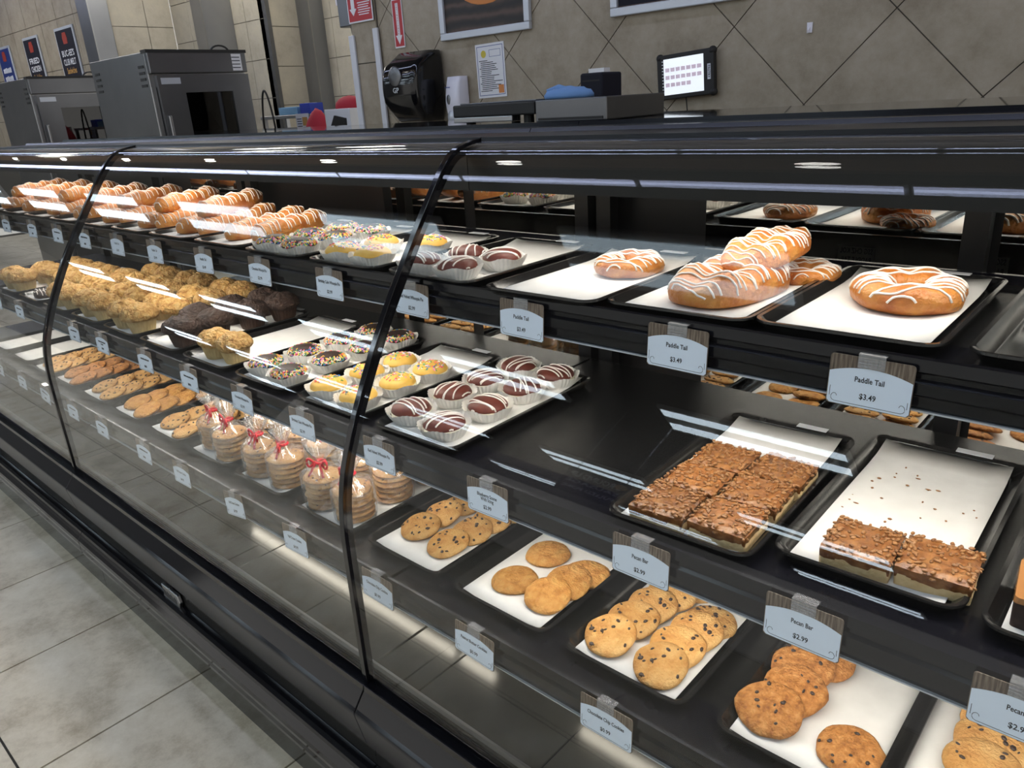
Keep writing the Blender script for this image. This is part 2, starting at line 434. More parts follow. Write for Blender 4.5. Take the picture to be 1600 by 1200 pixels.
# recessed downlights in the soffit
def downlight():
    t = thing('recessed_downlight', 'round recessed downlight in the brown soffit above the bakery case', 'downlight', group='recessed downlights in the soffit')
    MB().lathe([(.085, -.006), (.095, -.006), (.095, .004), (.085, .004)], 28, cap0=False, cap1=False).build('ring', 'white_paint', t, world=False, smooth=True)
    MB().lathe([(.084, -.002), (.084, .004)], 28).build('lens', 'down_white', t, world=False)
    return t
ds = Stock([downlight])
for yy in (.97,):
    for k in range(9):
        ds.place((.42 - k * 1.48, yy, 3.2145), (0, 0, 0), 'round recessed downlight in the brown soffit above the bakery case', 'recessed downlights in the soffit')
for k, (x, y) in enumerate([(-6.9, 3.55), (-5.6, 3.9), (-9.3, 1.85)]):
    t = thing('kitchen_light', ['square ceiling light panel above the kitchen pillar', 'square ceiling light panel above the kitchen shelf', 'square ceiling light panel in front of the menu posters'][k], 'ceiling light', (x, y, 3.2495))
    MB().box(-.32, .32, -.32, .32, -.02, 0).build('frame', 'white_paint', t, world=False); MB().box(-.29, .29, -.29, .29, -.026, -.018).build('diffuser', 'kitchen_white', t, world=False)

# ================================================================== THE DISPLAY CASE
GL = [(.650, .445), (.650, .60), (.650, .745), (.652, .80), (.659, .858), (.672, .908), (.693, .960), (.718, 1.013), (.757, 1.085), (.800, 1.158),
      (.850, 1.231), (.905, 1.308), (.945, 1.362), (.970, 1.392), (.988, 1.410), (1.008, 1.422), (1.038, 1.431), (1.075, 1.435)]
def smooth_profile(P, it=2):
    for _ in range(it):
        Q = [P[0]]
        for a, b in zip(P[:-1], P[1:]):
            Q += [(a[0] * .75 + b[0] * .25, a[1] * .75 + b[1] * .25), (a[0] * .25 + b[0] * .75, a[1] * .25 + b[1] * .75)]
        P = Q + [P[-1]]
    return P
GLS = smooth_profile(GL, 3)
def offset_profile(P, d):
    out = []
    for i, p in enumerate(P):
        a, b = P[max(i - 1, 0)], P[min(i + 1, len(P) - 1)]; t = Vector((b[0] - a[0], b[1] - a[1])).normalized()
        out.append((p[0] + t.y * d, p[1] - t.x * d))     # towards the inside
    return out
ZT, ZM, ZB = 1.194, .904, .644          # shelf surfaces
YT, YM, YB = .888, .784, .722           # lips
YMIR = 1.47
MUL = [-4.123, -2.583, -1.043, .497]
sect_label = ['glazed bakery case section at the far end beside the cabinets', 'glazed bakery case section holding muffins and bagged cookies', 'glazed bakery case section holding paddle tails and pecan bars']
def lip(y, z, x0, x1):
    # stepped price-channel profile (y,z)
    return MB().prism([(y + .10, z), (y + .012, z + .002), (y + .004, z + .012), (y, z + .010), (y - .002, z - .004), (y + .004, z - .008), (y + .004, z - .014), (y - .001, z - .018), (y - .001, z - .032), (y + .005, z - .036), (y + .006, z - .052), (y + .014, z - .056), (y + .03, z - .030), (y + .10, z - .014)][::-1], x0, x1, 'x')
for si in range(3):
    x0, x1 = MUL[si] + .001, MUL[si + 1] - .001
    S = thing('display_case', sect_label[si], 'display case', (x0, .62, 0))
    B = lambda mb, n, m, **k: mb.build(n, m, S, **k)
    B(MB().box(x0, x1, .640, 1.40, .004, .14), 'kick_plate', 'kick_grey')
    B(MB().box(x0, x1, .652, .70, -.0, .012), 'floor_seal', 'rubber')
    bp = [(.640, .135)] + [(.632 - .034 * math.sin(a) - .004 * math.sin(4 * a) ** 2, .190 - .055 * math.cos(a)) for a in [PI * k / 14 for k in range(1, 14)]] + [(.640, .245)]
    B(MB().prism(bp[::-1], x0, x1, 'x'), 'bumper', 'black_gloss', smooth=False, bevel=.002)
    B(MB().box(x0, x1, .640, 1.40, .14, .318), 'front_panel', 'kick_grey')
    B(MB().prism([(.622, .316), (.636, .316), (.700, .330), (.700, .405), (.606, .405), (.606, .398)], x0, x1, 'x'), 'lower_rail', 'rail_blue', bevel=.002)
    B(MB().prism([(.606, .405), (.700, .405), (.700, .462), (.664, .462), (.664, .448), (.643, .448), (.641, .452), (.636, .452), (.634, .440), (.612, .412)], x0, x1, 'x'), 'glass_channel', 'black_gloss', bevel=.0015)
    B(MB().box(x0, x1, .664, 1.40, .318, .478), 'deck_base', 'black_satin')
    # deck panels with seams
    dx = (x1 - x0) / 2.36
    edges = [x0]
    for e in (-.917, -1.573, -2.221, -2.88, -3.54, -.26, .39):
        if x0 + .05 < e < x1 - .05: edges.append(e)
    edges = sorted(edges) + [x1]
    for a, b in zip(edges[:-1], edges[1:]):
        B(MB().box(a + .0015, b - .0015, .672, 1.38, .476, .484), 'deck_panel', 'deck_grey', bevel=.0012)
    B(MB().box(x0, x1, .664, .669, .462, .490), 'deck_front_strip', 'steel')
    # shelves
    for nm, y, z, yb in (('bottom_shelf', YB, ZB, 1.40), ('middle_shelf', YM, ZM, 1.40), ('top_shelf', YT, ZT, 1.34)):
        sh = B(MB().box(x0 + .004, x1 - .004, y + .02, yb, z - .012, z), nm, 'black_shelf')
        l = lip(y, z, x0 + .004, x1 - .004).build('price_channel', 'black_rail', sh)
        MB().box(x0 + .006, x1 - .006, y + .0015, y + .006, z - .0535, z - .0515).build('channel_highlight', 'frame_silver', sh)  # silver strip standing in for the highlight line along the lip bottom
        if nm != 'bottom_shelf':
            MB().box(x0 + .06, x1 - .06, y + .045, y + .080, z - .034, z - .013).build('light_housing', 'black_satin', sh)
            MB().box(x0 + .07, x1 - .07, y + .050, y + .076, z - .039, z - .033).build('light_strip', 'led_shelf' if nm == 'top_shelf' else 'led_low', sh)
        if nm == 'top_shelf':
            MB().box(x0 + .02, x1 - .02, 1.335, 1.345, z - .05, z + .015).build('rear_edge', 'black_rail', sh)
    # light tubes under the bottom shelf
    for a, b in ((-1.905, -1.060), (-1.030, -.935), (-.700, .30)):
        if a > x0 and b < x1: B(MB().tube([(a, .885, .612), (b, .885, .612)], .010, 8), 'deck_light', 'led_deck', smooth=True)
    # uprights behind the shelves
    xm = (x0 + x1) / 2
    for ux in (xm, x0 + .03, x1 - .03):
        B(MB().box(ux - .019, ux + .019, 1.415, 1.445, .48, 1.42), 'upright', 'black_satin')
    # canopy with the light housing
    B(MB().prism([(1.028, 1.347), (1.040, 1.347), (1.040, 1.366), (1.115, 1.366), (1.115, 1.352), (1.125, 1.352), (1.14, 1.40), (1.46, 1.41), (1.46, 1.440), (1.070, 1.440), (1.066, 1.430), (1.028, 1.42)], x0, x1, 'x'), 'canopy', 'black_satin')
    B(MB().box(x0 + .03, x1 - .03, 1.045, 1.110, 1.356, 1.365), 'canopy_light', 'led_canopy')
    # top rails and the staff-side ledge
    B(MB().prism([(1.060, 1.430), (1.39, 1.430), (1.39, 1.450), (1.375, 1.452), (1.372, 1.444), (1.24, 1.441), (1.235, 1.447), (1.215, 1.447), (1.21, 1.440), (1.075, 1.438)], x0, x1, 'x'), 'top_rail', 'black_rail')
    B(MB().box(x0, x1, 1.385, 2.085, 1.415, 1.445), 'service_ledge', 'ledge_black', bevel=.003)
    B(MB().box(x0, x1, 1.50, 1.53, 0, 1.415), 'rear_frame', 'black_satin')
    # mirrored rear doors
    dw = (x1 - x0) / 2
    for k in range(2):
        a, b = x0 + dw * k, x0 + dw * (k + 1); yk = YMIR
        d = B(MB().box(a + .004, b - .004, yk + .002, yk + .018, .50, 1.40), 'sliding_door', 'black_satin')
    for a, b in ((-.785, -.295), (-.245, .46), (-1.895, -1.515), (-1.475, -1.075), (-3.10, -2.62)):
        if x0 - .6 < a and b < x1 and (b > x0 + .1): B(MB().box(max(a, x0 + .02), b, YMIR - .001, YMIR + .0015, .55, 1.36), 'mirror_pane', 'mirror')
    # bent glass
    inn = offset_profile(GLS, .006); n = len(GLS); g = MB(); xa, xb = x0 + .004, x1 - .004
    for P, fl in ((GLS, False), (inn, True)):
        vs = [(xa, p[0], p[1]) for p in P] + [(xb, p[0], p[1]) for p in P]
        g.add(vs, [((i, i + 1, n + i + 1, n + i) if fl else (i, n + i, n + i + 1, i + 1)) for i in range(n - 1)])
    for xe, fl in ((xa, False), (xb, True)):
        vs = [(xe, p[0], p[1]) for p in GLS] + [(xe, p[0], p[1]) for p in inn]
        g.add(vs, [((i, i + 1, n + i + 1, n + i) if not fl else (i, n + i, n + i + 1, i + 1)) for i in range(n - 1)])
    B(g, 'bent_glass', 'case_glass', smooth=True)
    # gasket along the joint with the next pane
    gx = x1
    o1, o2 = offset_profile(GLS, -.004), offset_profile(GLS, .016)
    g = MB(); hw = .0065; gx = x1 - .0065
    loops = [[(gx - hw, a[0], a[1]), (gx + hw, a[0], a[1]), (gx + hw, b[0], b[1]), (gx - hw, b[0], b[1])] for a, b in zip(o1, o2)]
    g.loft(loops); B(g, 'glass_joint', 'black_gloss', smooth=False, bevel=.002)
    if si == 0: pass
# maker's plate on the bumper
bd = thing('maker_badge', 'small silver metal badge fixed above the black bumper', 'badge', (-1.945, .630, .262))
MB().prism([(-.050, -.021), (.050, -.021), (.058, .0), (.050, .021), (.006, .021), (0, .027), (-.006, .021), (-.050, .021), (-.040, 0)], -.004, .006, 'y').build('plate', 'steel', bd, world=False, bevel=.002)
g = MB()
for k in range(11): g.box(-.038 + k * .0072, -.034 + k * .0072, -.0052, -.003, -.010, .008 - (k % 3) * .003)
g.build('embossing', 'steel_dark', bd, world=False)
#PRODUCTS

# ================================================================== TRAYS, PAPERS, PRICE TAGS
TL = {'top': .385, 'mid': .45, 'bot': .45}
ZS = {'top': ZT, 'mid': ZM, 'bot': ZB}
_tray = {}
def tray_mesh(L, W=.230):
    if L in _tray: return _tray[L]
    w, h = W / 2, .018; lo = []
    def rr(d, z, r): return rrect(-w + d, w - d, d, L - d, r, z)
    lo = [rr(.014, .0, .016), rr(.004, h - .004, .026), rr(.0, h - .002, .028), rr(.0005, h + .001, .028), rr(.006, h + .001, .023), rr(.009, h - .003, .021), rr(.020, .003, .016)]
    _tray[L] = MB().loft(lo).mesh('tray_body', 'tray_black', True); return _tray[L]
TRAYS = {}
def tray(row, x, yf, content, rz=0., L=None, paper=True, pshift=(0, 0), pfrac=(.0, 1.), W=.230):
    L = L or TL[row]; z = ZS[row]
    t = thing('serving_tray', 'black rimmed serving tray ' + content, 'tray', (x, yf, z + .0005), (0, 0, rz), group='black serving trays on the %s shelf' % {'top': 'top', 'mid': 'middle', 'bot': 'bottom'}[row])
    o = bpy.data.objects.new('pan', tray_mesh(L, W)); COL.objects.link(o); o.parent = t
    md = o.modifiers.new('edges', 'EDGE_SPLIT'); md.split_angle = math.radians(50)
    if row != 'bot':
        MB().box(.010, .062, L - .012, L + .004, .0195, .0203).build('rim_label', 'white_sign', t, world=False)
        MB().box(-.085, .085, L - .0185, L - .0165, .006, .0165).build('worn_band', 'steel', t, world=False)
    if paper:
        p = MB(); w = W / 2 - .022; n = 9; r = random.Random(int(abs(x) * 1000))
        y0, y1 = .018 + (L - .04) * pfrac[0], .018 + (L - .04) * pfrac[1]; ph = r.random() * 6
        top = []
        for j in range(n + 1):
            v = j / n
            for i in range(7):
                u = i / 6
                e = .0004 * math.sin(7 * v + ph) + .0003 * math.sin(5 * u + 3 * v + ph)
                e += (.010 * max(0, v - .86) / .14) + (.004 * max(0, abs(u - .5) - .44) / .06)
                top.append((-w + 2 * w * u + pshift[0], y0 + (y1 - y0) * v + pshift[1], .0047 + e + .0008))
        p.add(top, [(j * 7 + i, j * 7 + i + 1, (j + 1) * 7 + i + 1, (j + 1) * 7 + i) for j in range(n) for i in range(6)])
        pp = p.build('parchment_sheet', 'parchment', None, smooth=True, solid=.0004)
        pp.location = t.location; pp.rotation_euler = (0, 0, rz)
        tag(pp, 'white parchment lining the tray ' + content, 'parchment paper', 'parchment sheets lining the trays')
    return t

def price_tag(row, x, lines, price, label, roll=0., dy=0.):
    y = {'top': YT, 'mid': YM, 'bot': YB}[row] - .008 + dy; z = {'top': 1.198, 'mid': .913, 'bot': .656}[row]
    t = thing('price_tag', label, 'price tag', (x, y, z), (math.radians(-3), roll, 0), group='price tags on the %s shelf edge' % {'top': 'top', 'mid': 'middle', 'bot': 'bottom'}[row])
    W, H = .047, .062
    pl = [(-W, -H), (W, -H), (W, 0), (-W, 0)]
    def rc(w0, w1, h0, h1, r=.004):
        return [(p[0], p[1]) for p in rrect(w0, w1, h0, h1, r, 0, 3)]
    MB().prism(rc(-W, W, -H, 0), -.0006, .0006, 'y').build('card', 'card_wood', t, world=False)
    arc = [(-W + .0008, -.0215)] + [(-W + .0008 + (2 * W - .0016) * k / 14, -.0215 + .0085 * (1 - (2 * k / 14 - 1) ** 2)) for k in range(1, 14)] + [(W - .0008, -.0215)]
    pan = [(-W + .0008, -H + .004), (-W + .004, -H + .0008), (W - .004, -H + .0008), (W - .0008, -H + .004)] + arc[::-1]
    MB().prism(pan, -.0010, -.0004, 'y').build('panel', 'card_blue', t, world=False)
    b = MB(); e = .0035
    def seg(p, q, r=.0003): b.tube([(p[0], -.0011, p[1]), (q[0], -.0011, q[1])], r, 4)
    seg((-W + e + .006, -H + e), (W - e - .006, -H + e)); seg((-W + e, -H + e + .006), (-W + e, -H + .022)); seg((W - e, -H + e + .006), (W - e, -H + .018))
    for sx in (-1, 1):
        pts = [(sx * (W - e - .006) + sx * .005 * math.sin(a) * (1 - a / 9), -.0011, -H + e + .0055 - .0055 * math.cos(a) * (1 - a / 14)) for a in [k * .55 for k in range(9)]]
        b.tube(pts, .0003, 4)
    b.build('border', 'ink', t, world=False)
    if lines is None or isinstance(lines, int):
        # print too small to be read: rows of short strokes
        rr = random.Random(int(-x * 1000)); g = MB()
        for k in range(lines or 1):
            u = -.026 if k == 0 else -.009
            while u < (.026 if k == 0 else .009):
                d = rr.uniform(.0010, .0026); g.box(u, u + d, -.00135, -.0008, -.0290 - k * .0075, -.0290 - k * .0075 + rr.uniform(.003, .0052)); u += d + .0007
        for k in range(4): g.box(-.008 + k * .0042, -.0052 + k * .0042, -.00135, -.0008, -.0505, -.0445)
        g.build('printed_lines', 'ink', t, world=False); lines = []
    n = len(lines)
    for k, s in enumerate(lines):
        wd = .0030 * len(s)
        lettering(s, 'ink', t, (0, -.00125, -.0275 - k * .0075 + (.002 if n > 1 else 0)), wd, .0066)
    if lines: lettering(price, 'ink', t, (0, -.00125, -.0475), .0185, .0070)
    c = MB().box(-.015, .015, -.0022, -.0014, -.0125, .004).box(-.015, .015, -.0022, .012, .0035, .0045)
    for k in range(3): c.box(-.015, .015, -.0028, -.0022, -.0105 + k * .004, -.0098 + k * .004)
    c.build('clip', 'clear_clip', t, world=False)
    return t
PT, RV, BC, CW, PB_, HD, CC, PN = ['Paddle Tail'], ['Red Velvet Whoopie Pie'], ['Birthday Cake Whoopie Pie'], ['Chocolate Whoopie Pie'], ['Pecan Bar'], ['Half Dozen Cookies'], ['Chocolate Chip Cookies'], ['Peanut Butter Cookies']
tw = ['below the tray of the single ring nearest the case end', 'below the tray of stacked paddle tails', 'below the tray with one small ring', 'below the red velvet pies', 'below the birthday cake pies', 'below the chocolate sprinkle pies']
for x, ln, pr, lb in [(-.253, PT, '$3.49', 'Paddle Tail price tag below the tray of the large single pastry ring'), (-.507, PT, '$3.49', 'Paddle Tail price tag below the tray of stacked pastries'), (-.793, PT, '$3.49', 'Paddle Tail price tag below the tray with the small ring beside red velvet pies'),
                      (-1.064, RV, '$2.99', 'Red Velvet Whoopie Pie price tag on the top shelf edge'), (-1.324, BC, '$2.99', 'Birthday Cake Whoopie Pie price tag on the top shelf edge'), (-1.598, CW, '$2.99', 'Chocolate Whoopie Pie price tag on the top shelf edge'),
                      (-1.868, PT, '$3.49', 'Paddle Tail price tag beside the top shelf Chocolate Whoopie Pie tag'), (-2.149, PT, '$3.49', 'second Paddle Tail price tag past the top shelf whoopie pie tags'), (-2.405, PT, '$3.49', 'third Paddle Tail price tag past the top shelf whoopie pie tags'),
                      (-2.664, 1, '', 'top shelf price tag right behind the far glass joint'), (-2.908, 1, '', 'first top shelf price tag past the far glass joint'), (-3.168, 1, '', 'second top shelf price tag past the far glass joint'), (-3.471, 1, '', 'third top shelf price tag past the far glass joint')]:
    price_tag('top', x, ln, pr, lb, rnd.uniform(-.02, .02))
MU = 1
for x, ln, pr, lb in [(-.041, PB_, '$2.99', 'Pecan Bar price tag below the brownie tray'), (-.268, PB_, '$2.99', 'Pecan Bar price tag below the tray holding two bars'), (-.499, PB_, '$2.99', 'Pecan Bar price tag below the tray holding six bars'),
                      (-.799, ['Blueberry Scone', 'With Icing'], '$2.99', 'Blueberry Scone With Icing price tag below the bare stretch of shelf'), (-1.085, RV, '$2.99', 'Red Velvet Whoopie Pie price tag on the middle shelf edge'), (-1.346, BC, '$2.99', 'Birthday Cake Whoopie Pie price tag on the middle shelf edge'),
                      (-1.594, CW, '$2.99', 'Chocolate Whoopie Pie price tag on the middle shelf edge'), (-1.86, MU, '$2.99', 'price tag below the tray with two crumb muffins left'), (-2.123, 1, '', 'price tag below the dark chocolate muffins'),
                      (-2.426, 2, '', 'two-line price tag below the crumb muffins'), (-2.659, MU, '$2.99', 'middle shelf price tag right behind the far glass joint'), (-3.205, MU, '$2.99', 'first middle shelf price tag past the far glass joint'), (-3.468, MU, '$2.99', 'second middle shelf price tag past the far glass joint')]:
    price_tag('mid', x, ln, pr, lb, rnd.uniform(-.02, .02))
for x, ln, pr, lb, ro in [(-.519, CC, '$0.99', 'Chocolate Chip Cookies price tag beside the oatmeal cookie tray', 0), (-.794, PN, '$0.99', 'Peanut Butter Cookies price tag on the bottom shelf edge', .05), (-1.061, CC, '$0.99', 'Chocolate Chip Cookies price tag next to the near glass joint', .02),
                      (-1.351, HD, '$4.99', 'Half Dozen Cookies price tag below the bags next to the near glass joint', -.06), (-1.617, HD, '$4.99', 'tilted Half Dozen Cookies price tag below the middle of the bagged cookies', -.16), (-1.89, HD, '$4.99', 'Half Dozen Cookies price tag below the last bag of cookies', -.03),
                      (-2.123, 1, '', 'bottom shelf price tag below the loose chocolate chip cookies beside the bags', 0), (-2.425, 1, '', 'bottom shelf price tag below the long row of pale cookies', .02), (-2.672, 1, '', 'bottom shelf price tag right at the far glass joint', 0),
                      (-2.934, 1, '', 'first bottom shelf price tag past the far glass joint', .10), (-3.189, 1, '', 'second bottom shelf price tag past the far glass joint', 0), (-3.463, 1, '', 'third bottom shelf price tag past the far glass joint', 0)]:
    price_tag('bot', x, ln, pr, lb, ro)

# ------------------------------------------------------------------ kinds of baked goods
def lump(seed, n=4, amp=1.):
    r = random.Random(seed); ks = [(r.uniform(60, 160), r.uniform(60, 160), r.uniform(0, 6), r.uniform(.4, 1)) for _ in range(n)]
    return lambda x, y: amp * sum(a * math.sin(kx * x + p) * math.cos(ky * y + p * 1.7) for kx, ky, p, a in ks) / n
def cookie_mesh(seed, R, H, mat, rough=.0012, edge=.06):
    r = random.Random(seed); ph = [r.uniform(0, 6) for _ in range(4)]; lf = lump(seed, 5, rough); S = 30
    out = lambda a: 1 + edge * (.45 * math.sin(2 * a + ph[0]) + .35 * math.sin(3 * a + ph[1]) + .25 * math.sin(5 * a + ph[2]) + .12 * math.sin(9 * a + ph[3]))
    g = MB(); loops = [[(R * .93 * out(2 * PI * k / S) * math.cos(2 * PI * k / S), R * .93 * out(2 * PI * k / S) * math.sin(2 * PI * k / S), 0) for k in range(S)]]
    for q in (1.0, .985, .93, .84, .72, .58, .42, .25, .1):
        L = []
        for k in range(S):
            a = 2 * PI * k / S; x, y = R * q * out(a) * math.cos(a), R * q * out(a) * math.sin(a)
            z = H * (.32 + .68 * (1 - q ** 3.2) ** .6) if q < 1 else H * .25
            L.append((x, y, z + (lf(x, y) if q < .99 else 0)))
        loops.append(L)
    g.loft(loops); return g, out
def chips(seed, R, H, n, size, mat, out):
    r = random.Random(seed + 99); g = MB()
    for _ in range(n):
        a = r.uniform(0, 2 * PI); q = math.sqrt(r.uniform(0, .80)); x, y = R * q * math.cos(a), R * q * math.sin(a)
        z = H * (.32 + .68 * (1 - q ** 3.2) ** .6); s_ = size * r.uniform(.55, 1.25)
        g.blob((x, y, z), (s_, s_ * r.uniform(.45, .9), s_ * .45), 6, 4, 0, Matrix.Rotation(r.uniform(0, 6), 3, 'Z'))
    return g
def mk_cookie(name, seed, R, H, mat, nchip, csize, rough=.0012, edge=.05):
    def f():
        t = thing(name, '', 'cookie'); g, out = cookie_mesh(seed, R, H, mat, rough, edge)
        g.build('cookie_body', mat, t, world=False, smooth=True)
        if nchip: o = chips(seed, R, H, nchip, csize, 'chocolate', out).build('chips', 'chocolate', t, world=False, smooth=True)
        return t
    return f
CHIP = Stock([mk_cookie('chocolate_chip_cookie', s_, .0445, .0135, 'cookie', 15, .0042, .0016) for s_ in (1, 2, 3, 4, 5)])
PEAN = Stock([mk_cookie('peanut_butter_cookie', s_, .0445, .0150, 'cookie_pb', 0, 0, .0026) for s_ in (11, 12, 13)])
OATM = Stock([mk_cookie('oatmeal_cookie', s_, .046, .0135, 'cookie_oat', 9, .0036, .0017, .08) for s_ in (21, 22, 23)])
BAGC = Stock([mk_cookie('bagged_cookie', s_, .044, .0125, 'cookie', 8, .0030) for s_ in (31, 32, 33)])

def pleated(R0, R1, H, n=34, amp=.03, flare=1.0):
    g = MB(); S = n * 2; loops = []
    for j, v in enumerate((0, .04, .5, .85, 1.0)):
        R = R0 + (R1 - R0) * v ** flare
        loops.append([(R * (1 + (amp if k % 2 else -amp) * min(1, v * 2 + .3)) * math.cos(2 * PI * k / S), R * (1 + (amp if k % 2 else -amp) * min(1, v * 2 + .3)) * math.sin(2 * PI * k / S), H * v + (.003 * math.sin(5 * 2 * PI * k / S) if v == 1 else 0)) for k in range(S)])
    g.loft(loops, True, False); return g
def dome_mesh(R, z0, H, seed=0, amp=.0006, p=2.4):
    lf = lump(seed, 4, amp); g = MB(); S = 28; loops = [[(R * .86 * math.cos(2 * PI * k / S), R * .86 * math.sin(2 * PI * k / S), z0 - H * .12) for k in range(S)]]
    for q in (.96, 1.0, .985, .93, .84, .70, .52, .30, .1):
        zz = z0 + (0 if q == .96 else H * (1 - q ** p) ** (1 / p) + (H * .10 if q == 1.0 else 0))
        loops.append([(R * q * math.cos(2 * PI * k / S), R * q * math.sin(2 * PI * k / S), zz + (lf(R * q * math.cos(2 * PI * k / S), R * q * math.sin(2 * PI * k / S)) if q < .99 else 0)) for k in range(S)])
    g.loft(loops); return g
def bvh_of(g): return BVHTree.FromPolygons([Vector(v) for v in g.v], g.f)
def drizzle(bv, paths, r, seg=5, lift=.0006, ztop=.3):
    g = MB()
    for path in paths:
        cur = []
        for (x, y) in path:
            hit_, nr, _, _ = bv.ray_cast(Vector((x, y, ztop)), Vector((0, 0, -1)))
            if hit_ is not None and hit_.z > .004: cur.append(hit_ + nr * lift)
            else:
                if len(cur) > 2: g.tube(cur, r, seg)
                cur = []
        if len(cur) > 2: g.tube(cur, r, seg)
    return g
def sprinkles(bv, seed, n, area, size, mats, ztop=.3):
    r = random.Random(seed); g = MB()
    for _ in range(n * 3):
        x, y = area(r)
        h, nr, _, _ = bv.ray_cast(Vector((x, y, ztop)), Vector((0, 0, -1)))
        if h is None: continue
        t = nr.cross(Vector((r.uniform(-1, 1), r.uniform(-1, 1), r.uniform(-1, 1))));
        if t.length < 1e-3: continue
        t = t.normalized() * size; p = h + nr * .0008
        g.tube([p - t, p + t], .0012, 4, r.randrange(mats)); n -= 1
        if n <= 0: break
    return g
def mk_whoopie(kind, seed):
    def f():
        r = random.Random(seed); t = thing({'red': 'red_velvet_whoopie_pie', 'bday': 'birthday_cake_whoopie_pie', 'choc': 'chocolate_whoopie_pie'}[kind], '', 'whoopie pie')
        pleated(.036, .052, .027, 36, .022, .75).build('paper_cup', 'cup_paper', t, world=False, smooth=False)
        MB().lathe([(.034, .002), (.040, .010), (.0415, .020), (.036, .024)], 24).build('cream_filling', 'cream', t, world=False, smooth=True)
        d = dome_mesh(.041 if kind != 'choc' else .042, .021, .020, seed)
        cake = d.build('cake_top', {'red': 'red_velvet', 'bday': 'yellow_cake', 'choc': 'choc_cake'}[kind], t, world=False, smooth=True)
        bv = bvh_of(d)
        if kind == 'red':
            a0 = r.uniform(-.5, .5); paths = []
            for k in range(7):
                off = -.036 + .012 * k + r.uniform(-.003, .003); bow = r.uniform(-.006, .010); pth = []
                for i in range(25):
                    u = -.048 + .096 * i / 24; vv = off + bow * (1 - (u / .045) ** 2) + .004 * u / .045 * (1 if k % 2 else -1)
                    pth.append((u * math.cos(a0) - vv * math.sin(a0), u * math.sin(a0) + vv * math.cos(a0)))
                paths.append(pth)
            drizzle(bv, paths, .0017, 5).build('icing_drizzle', 'icing', t, world=False, smooth=True)
        elif kind == 'choc':
            def ar(rr):
                a = rr.uniform(0, 2 * PI); q = .0415 * (1 - abs(rr.gauss(0, .13))); return (q * math.cos(a), q * math.sin(a))
            o = sprinkles(bv, seed, 360, ar, .0027, 7).build('sprinkles', SPR, t, world=False); o['kind'] = 'stuff'
        else:
            def ar(rr):
                a = rr.uniform(0, 2 * PI); q = .032 * math.sqrt(rr.random()); return (.004 + q * math.cos(a), .003 + q * math.sin(a))
            o = sprinkles(bv, seed, 60, ar, .0028, 7).build('sprinkles', SPR, t, world=False); o['kind'] = 'stuff'
        return t
    return f
WR = Stock([mk_whoopie('red', s_) for s_ in (41, 42, 43, 44)])
WB = Stock([mk_whoopie('bday', s_) for s_ in (51, 52, 53)])
WC = Stock([mk_whoopie('choc', s_) for s_ in (61, 62, 63)])
def mk_muffin(seed, crown, cup, name):
    def f():
        t = thing(name, '', 'muffin'); r = random.Random(seed)
        pleated(.034, .045, .046, 26, .025, .9).build('paper_cup', cup, t, world=False)
        l1, l2 = lump(seed, 4, .009), lump(seed + 7, 6, .0075); S = 56; loops = []
        ph = [r.uniform(0, 6) for _ in range(3)]
        for q, z in ((.70, .040), (.96, .043), (1.06, .049), (1.08, .056), (1.03, .064), (.93, .072), (.78, .079), (.60, .085), (.40, .089), (.2, .091), (.05, .092)):
            L = []
            for k in range(S):
                a = 2 * PI * k / S; ra = .0535 * q * (1 + .05 * math.sin(2 * a + ph[0]) + .04 * math.sin(3 * a + ph[1])); x, y = ra * math.cos(a), ra * math.sin(a)
                e = l1(x, y) + l2(x * 2.3, y * 2.3); L.append((x * (1 + e * 3), y * (1 + e * 3), z + e * (.3 if q > .9 and z < .05 else 1)))
            loops.append(L)
        MB().loft(loops).build('crown', crown, t, world=False, smooth=True)
        return t
    return f
MCR = Stock([mk_muffin(s_, 'crumb', 'muffin_cup', 'crumb_muffin') for s_ in (71, 72, 73, 74)])
MCH = Stock([mk_muffin(s_, 'choc_muffin', 'muffin_cup_dark', 'chocolate_muffin') for s_ in (81, 82, 83)])
# paddle tails: rings, flat tails and long rolled tails, all with an icing drizzle
def zigzag(x0, x1, y0, y1, n, r, amp=.004):
    ps = []
    for k in range(n):
        y = y0 + (y1 - y0) * (k + .5) / n + r.uniform(-.002, .002); ph = r.uniform(0, 6); fq = r.uniform(60, 110); sl = r.uniform(-.06, .06)
        ps.append([(x0 + (x1 - x0) * i / 46, y + amp * math.sin(fq * (x0 + (x1 - x0) * i / 46) + ph) + sl * (x0 + (x1 - x0) * i / 46)) for i in range(47)])
    return ps
def mk_ring(seed, RX, RY, tr, hole=True):
    def f():
        t = thing('paddle_tail_ring', '', 'pastry'); r = random.Random(seed); S, Q = 56, 14; loops = []
        for k in range(S):
            a = 2 * PI * k / S; L = []; tt = tr * (1 + .06 * math.sin(3 * a + seed) + .05 * math.sin(7 * a))
            for q in range(Q):
                b = 2 * PI * q / Q; tw_ = 1 + .05 * math.sin(2 * b + 5 * a)
                rad = tt * tw_ * math.cos(b); zz = max(.001, tr * .62 + tt * .80 * tw_ * math.sin(b))
                L.append(((RX + rad) * math.cos(a), (RY + rad) * math.sin(a), zz))
            loops.append(L)
        g = MB(); n = Q; vs = [p for L in loops for p in L]
        g.add(vs, [(k * n + q, ((k + 1) % S) * n + q, ((k + 1) % S) * n + (q + 1) % n, k * n + (q + 1) % n) for k in range(S) for q in range(n)])
        g.build('dough', 'pastry', t, world=False, smooth=True)
        e = RX + tr * 1.2
        drizzle(bvh_of(g), zigzag(-e, e, -RY - tr, RY + tr, 15, r), .0017, 5, .0004).build('icing_drizzle', 'icing', t, world=False, smooth=True)
        return t
    return f
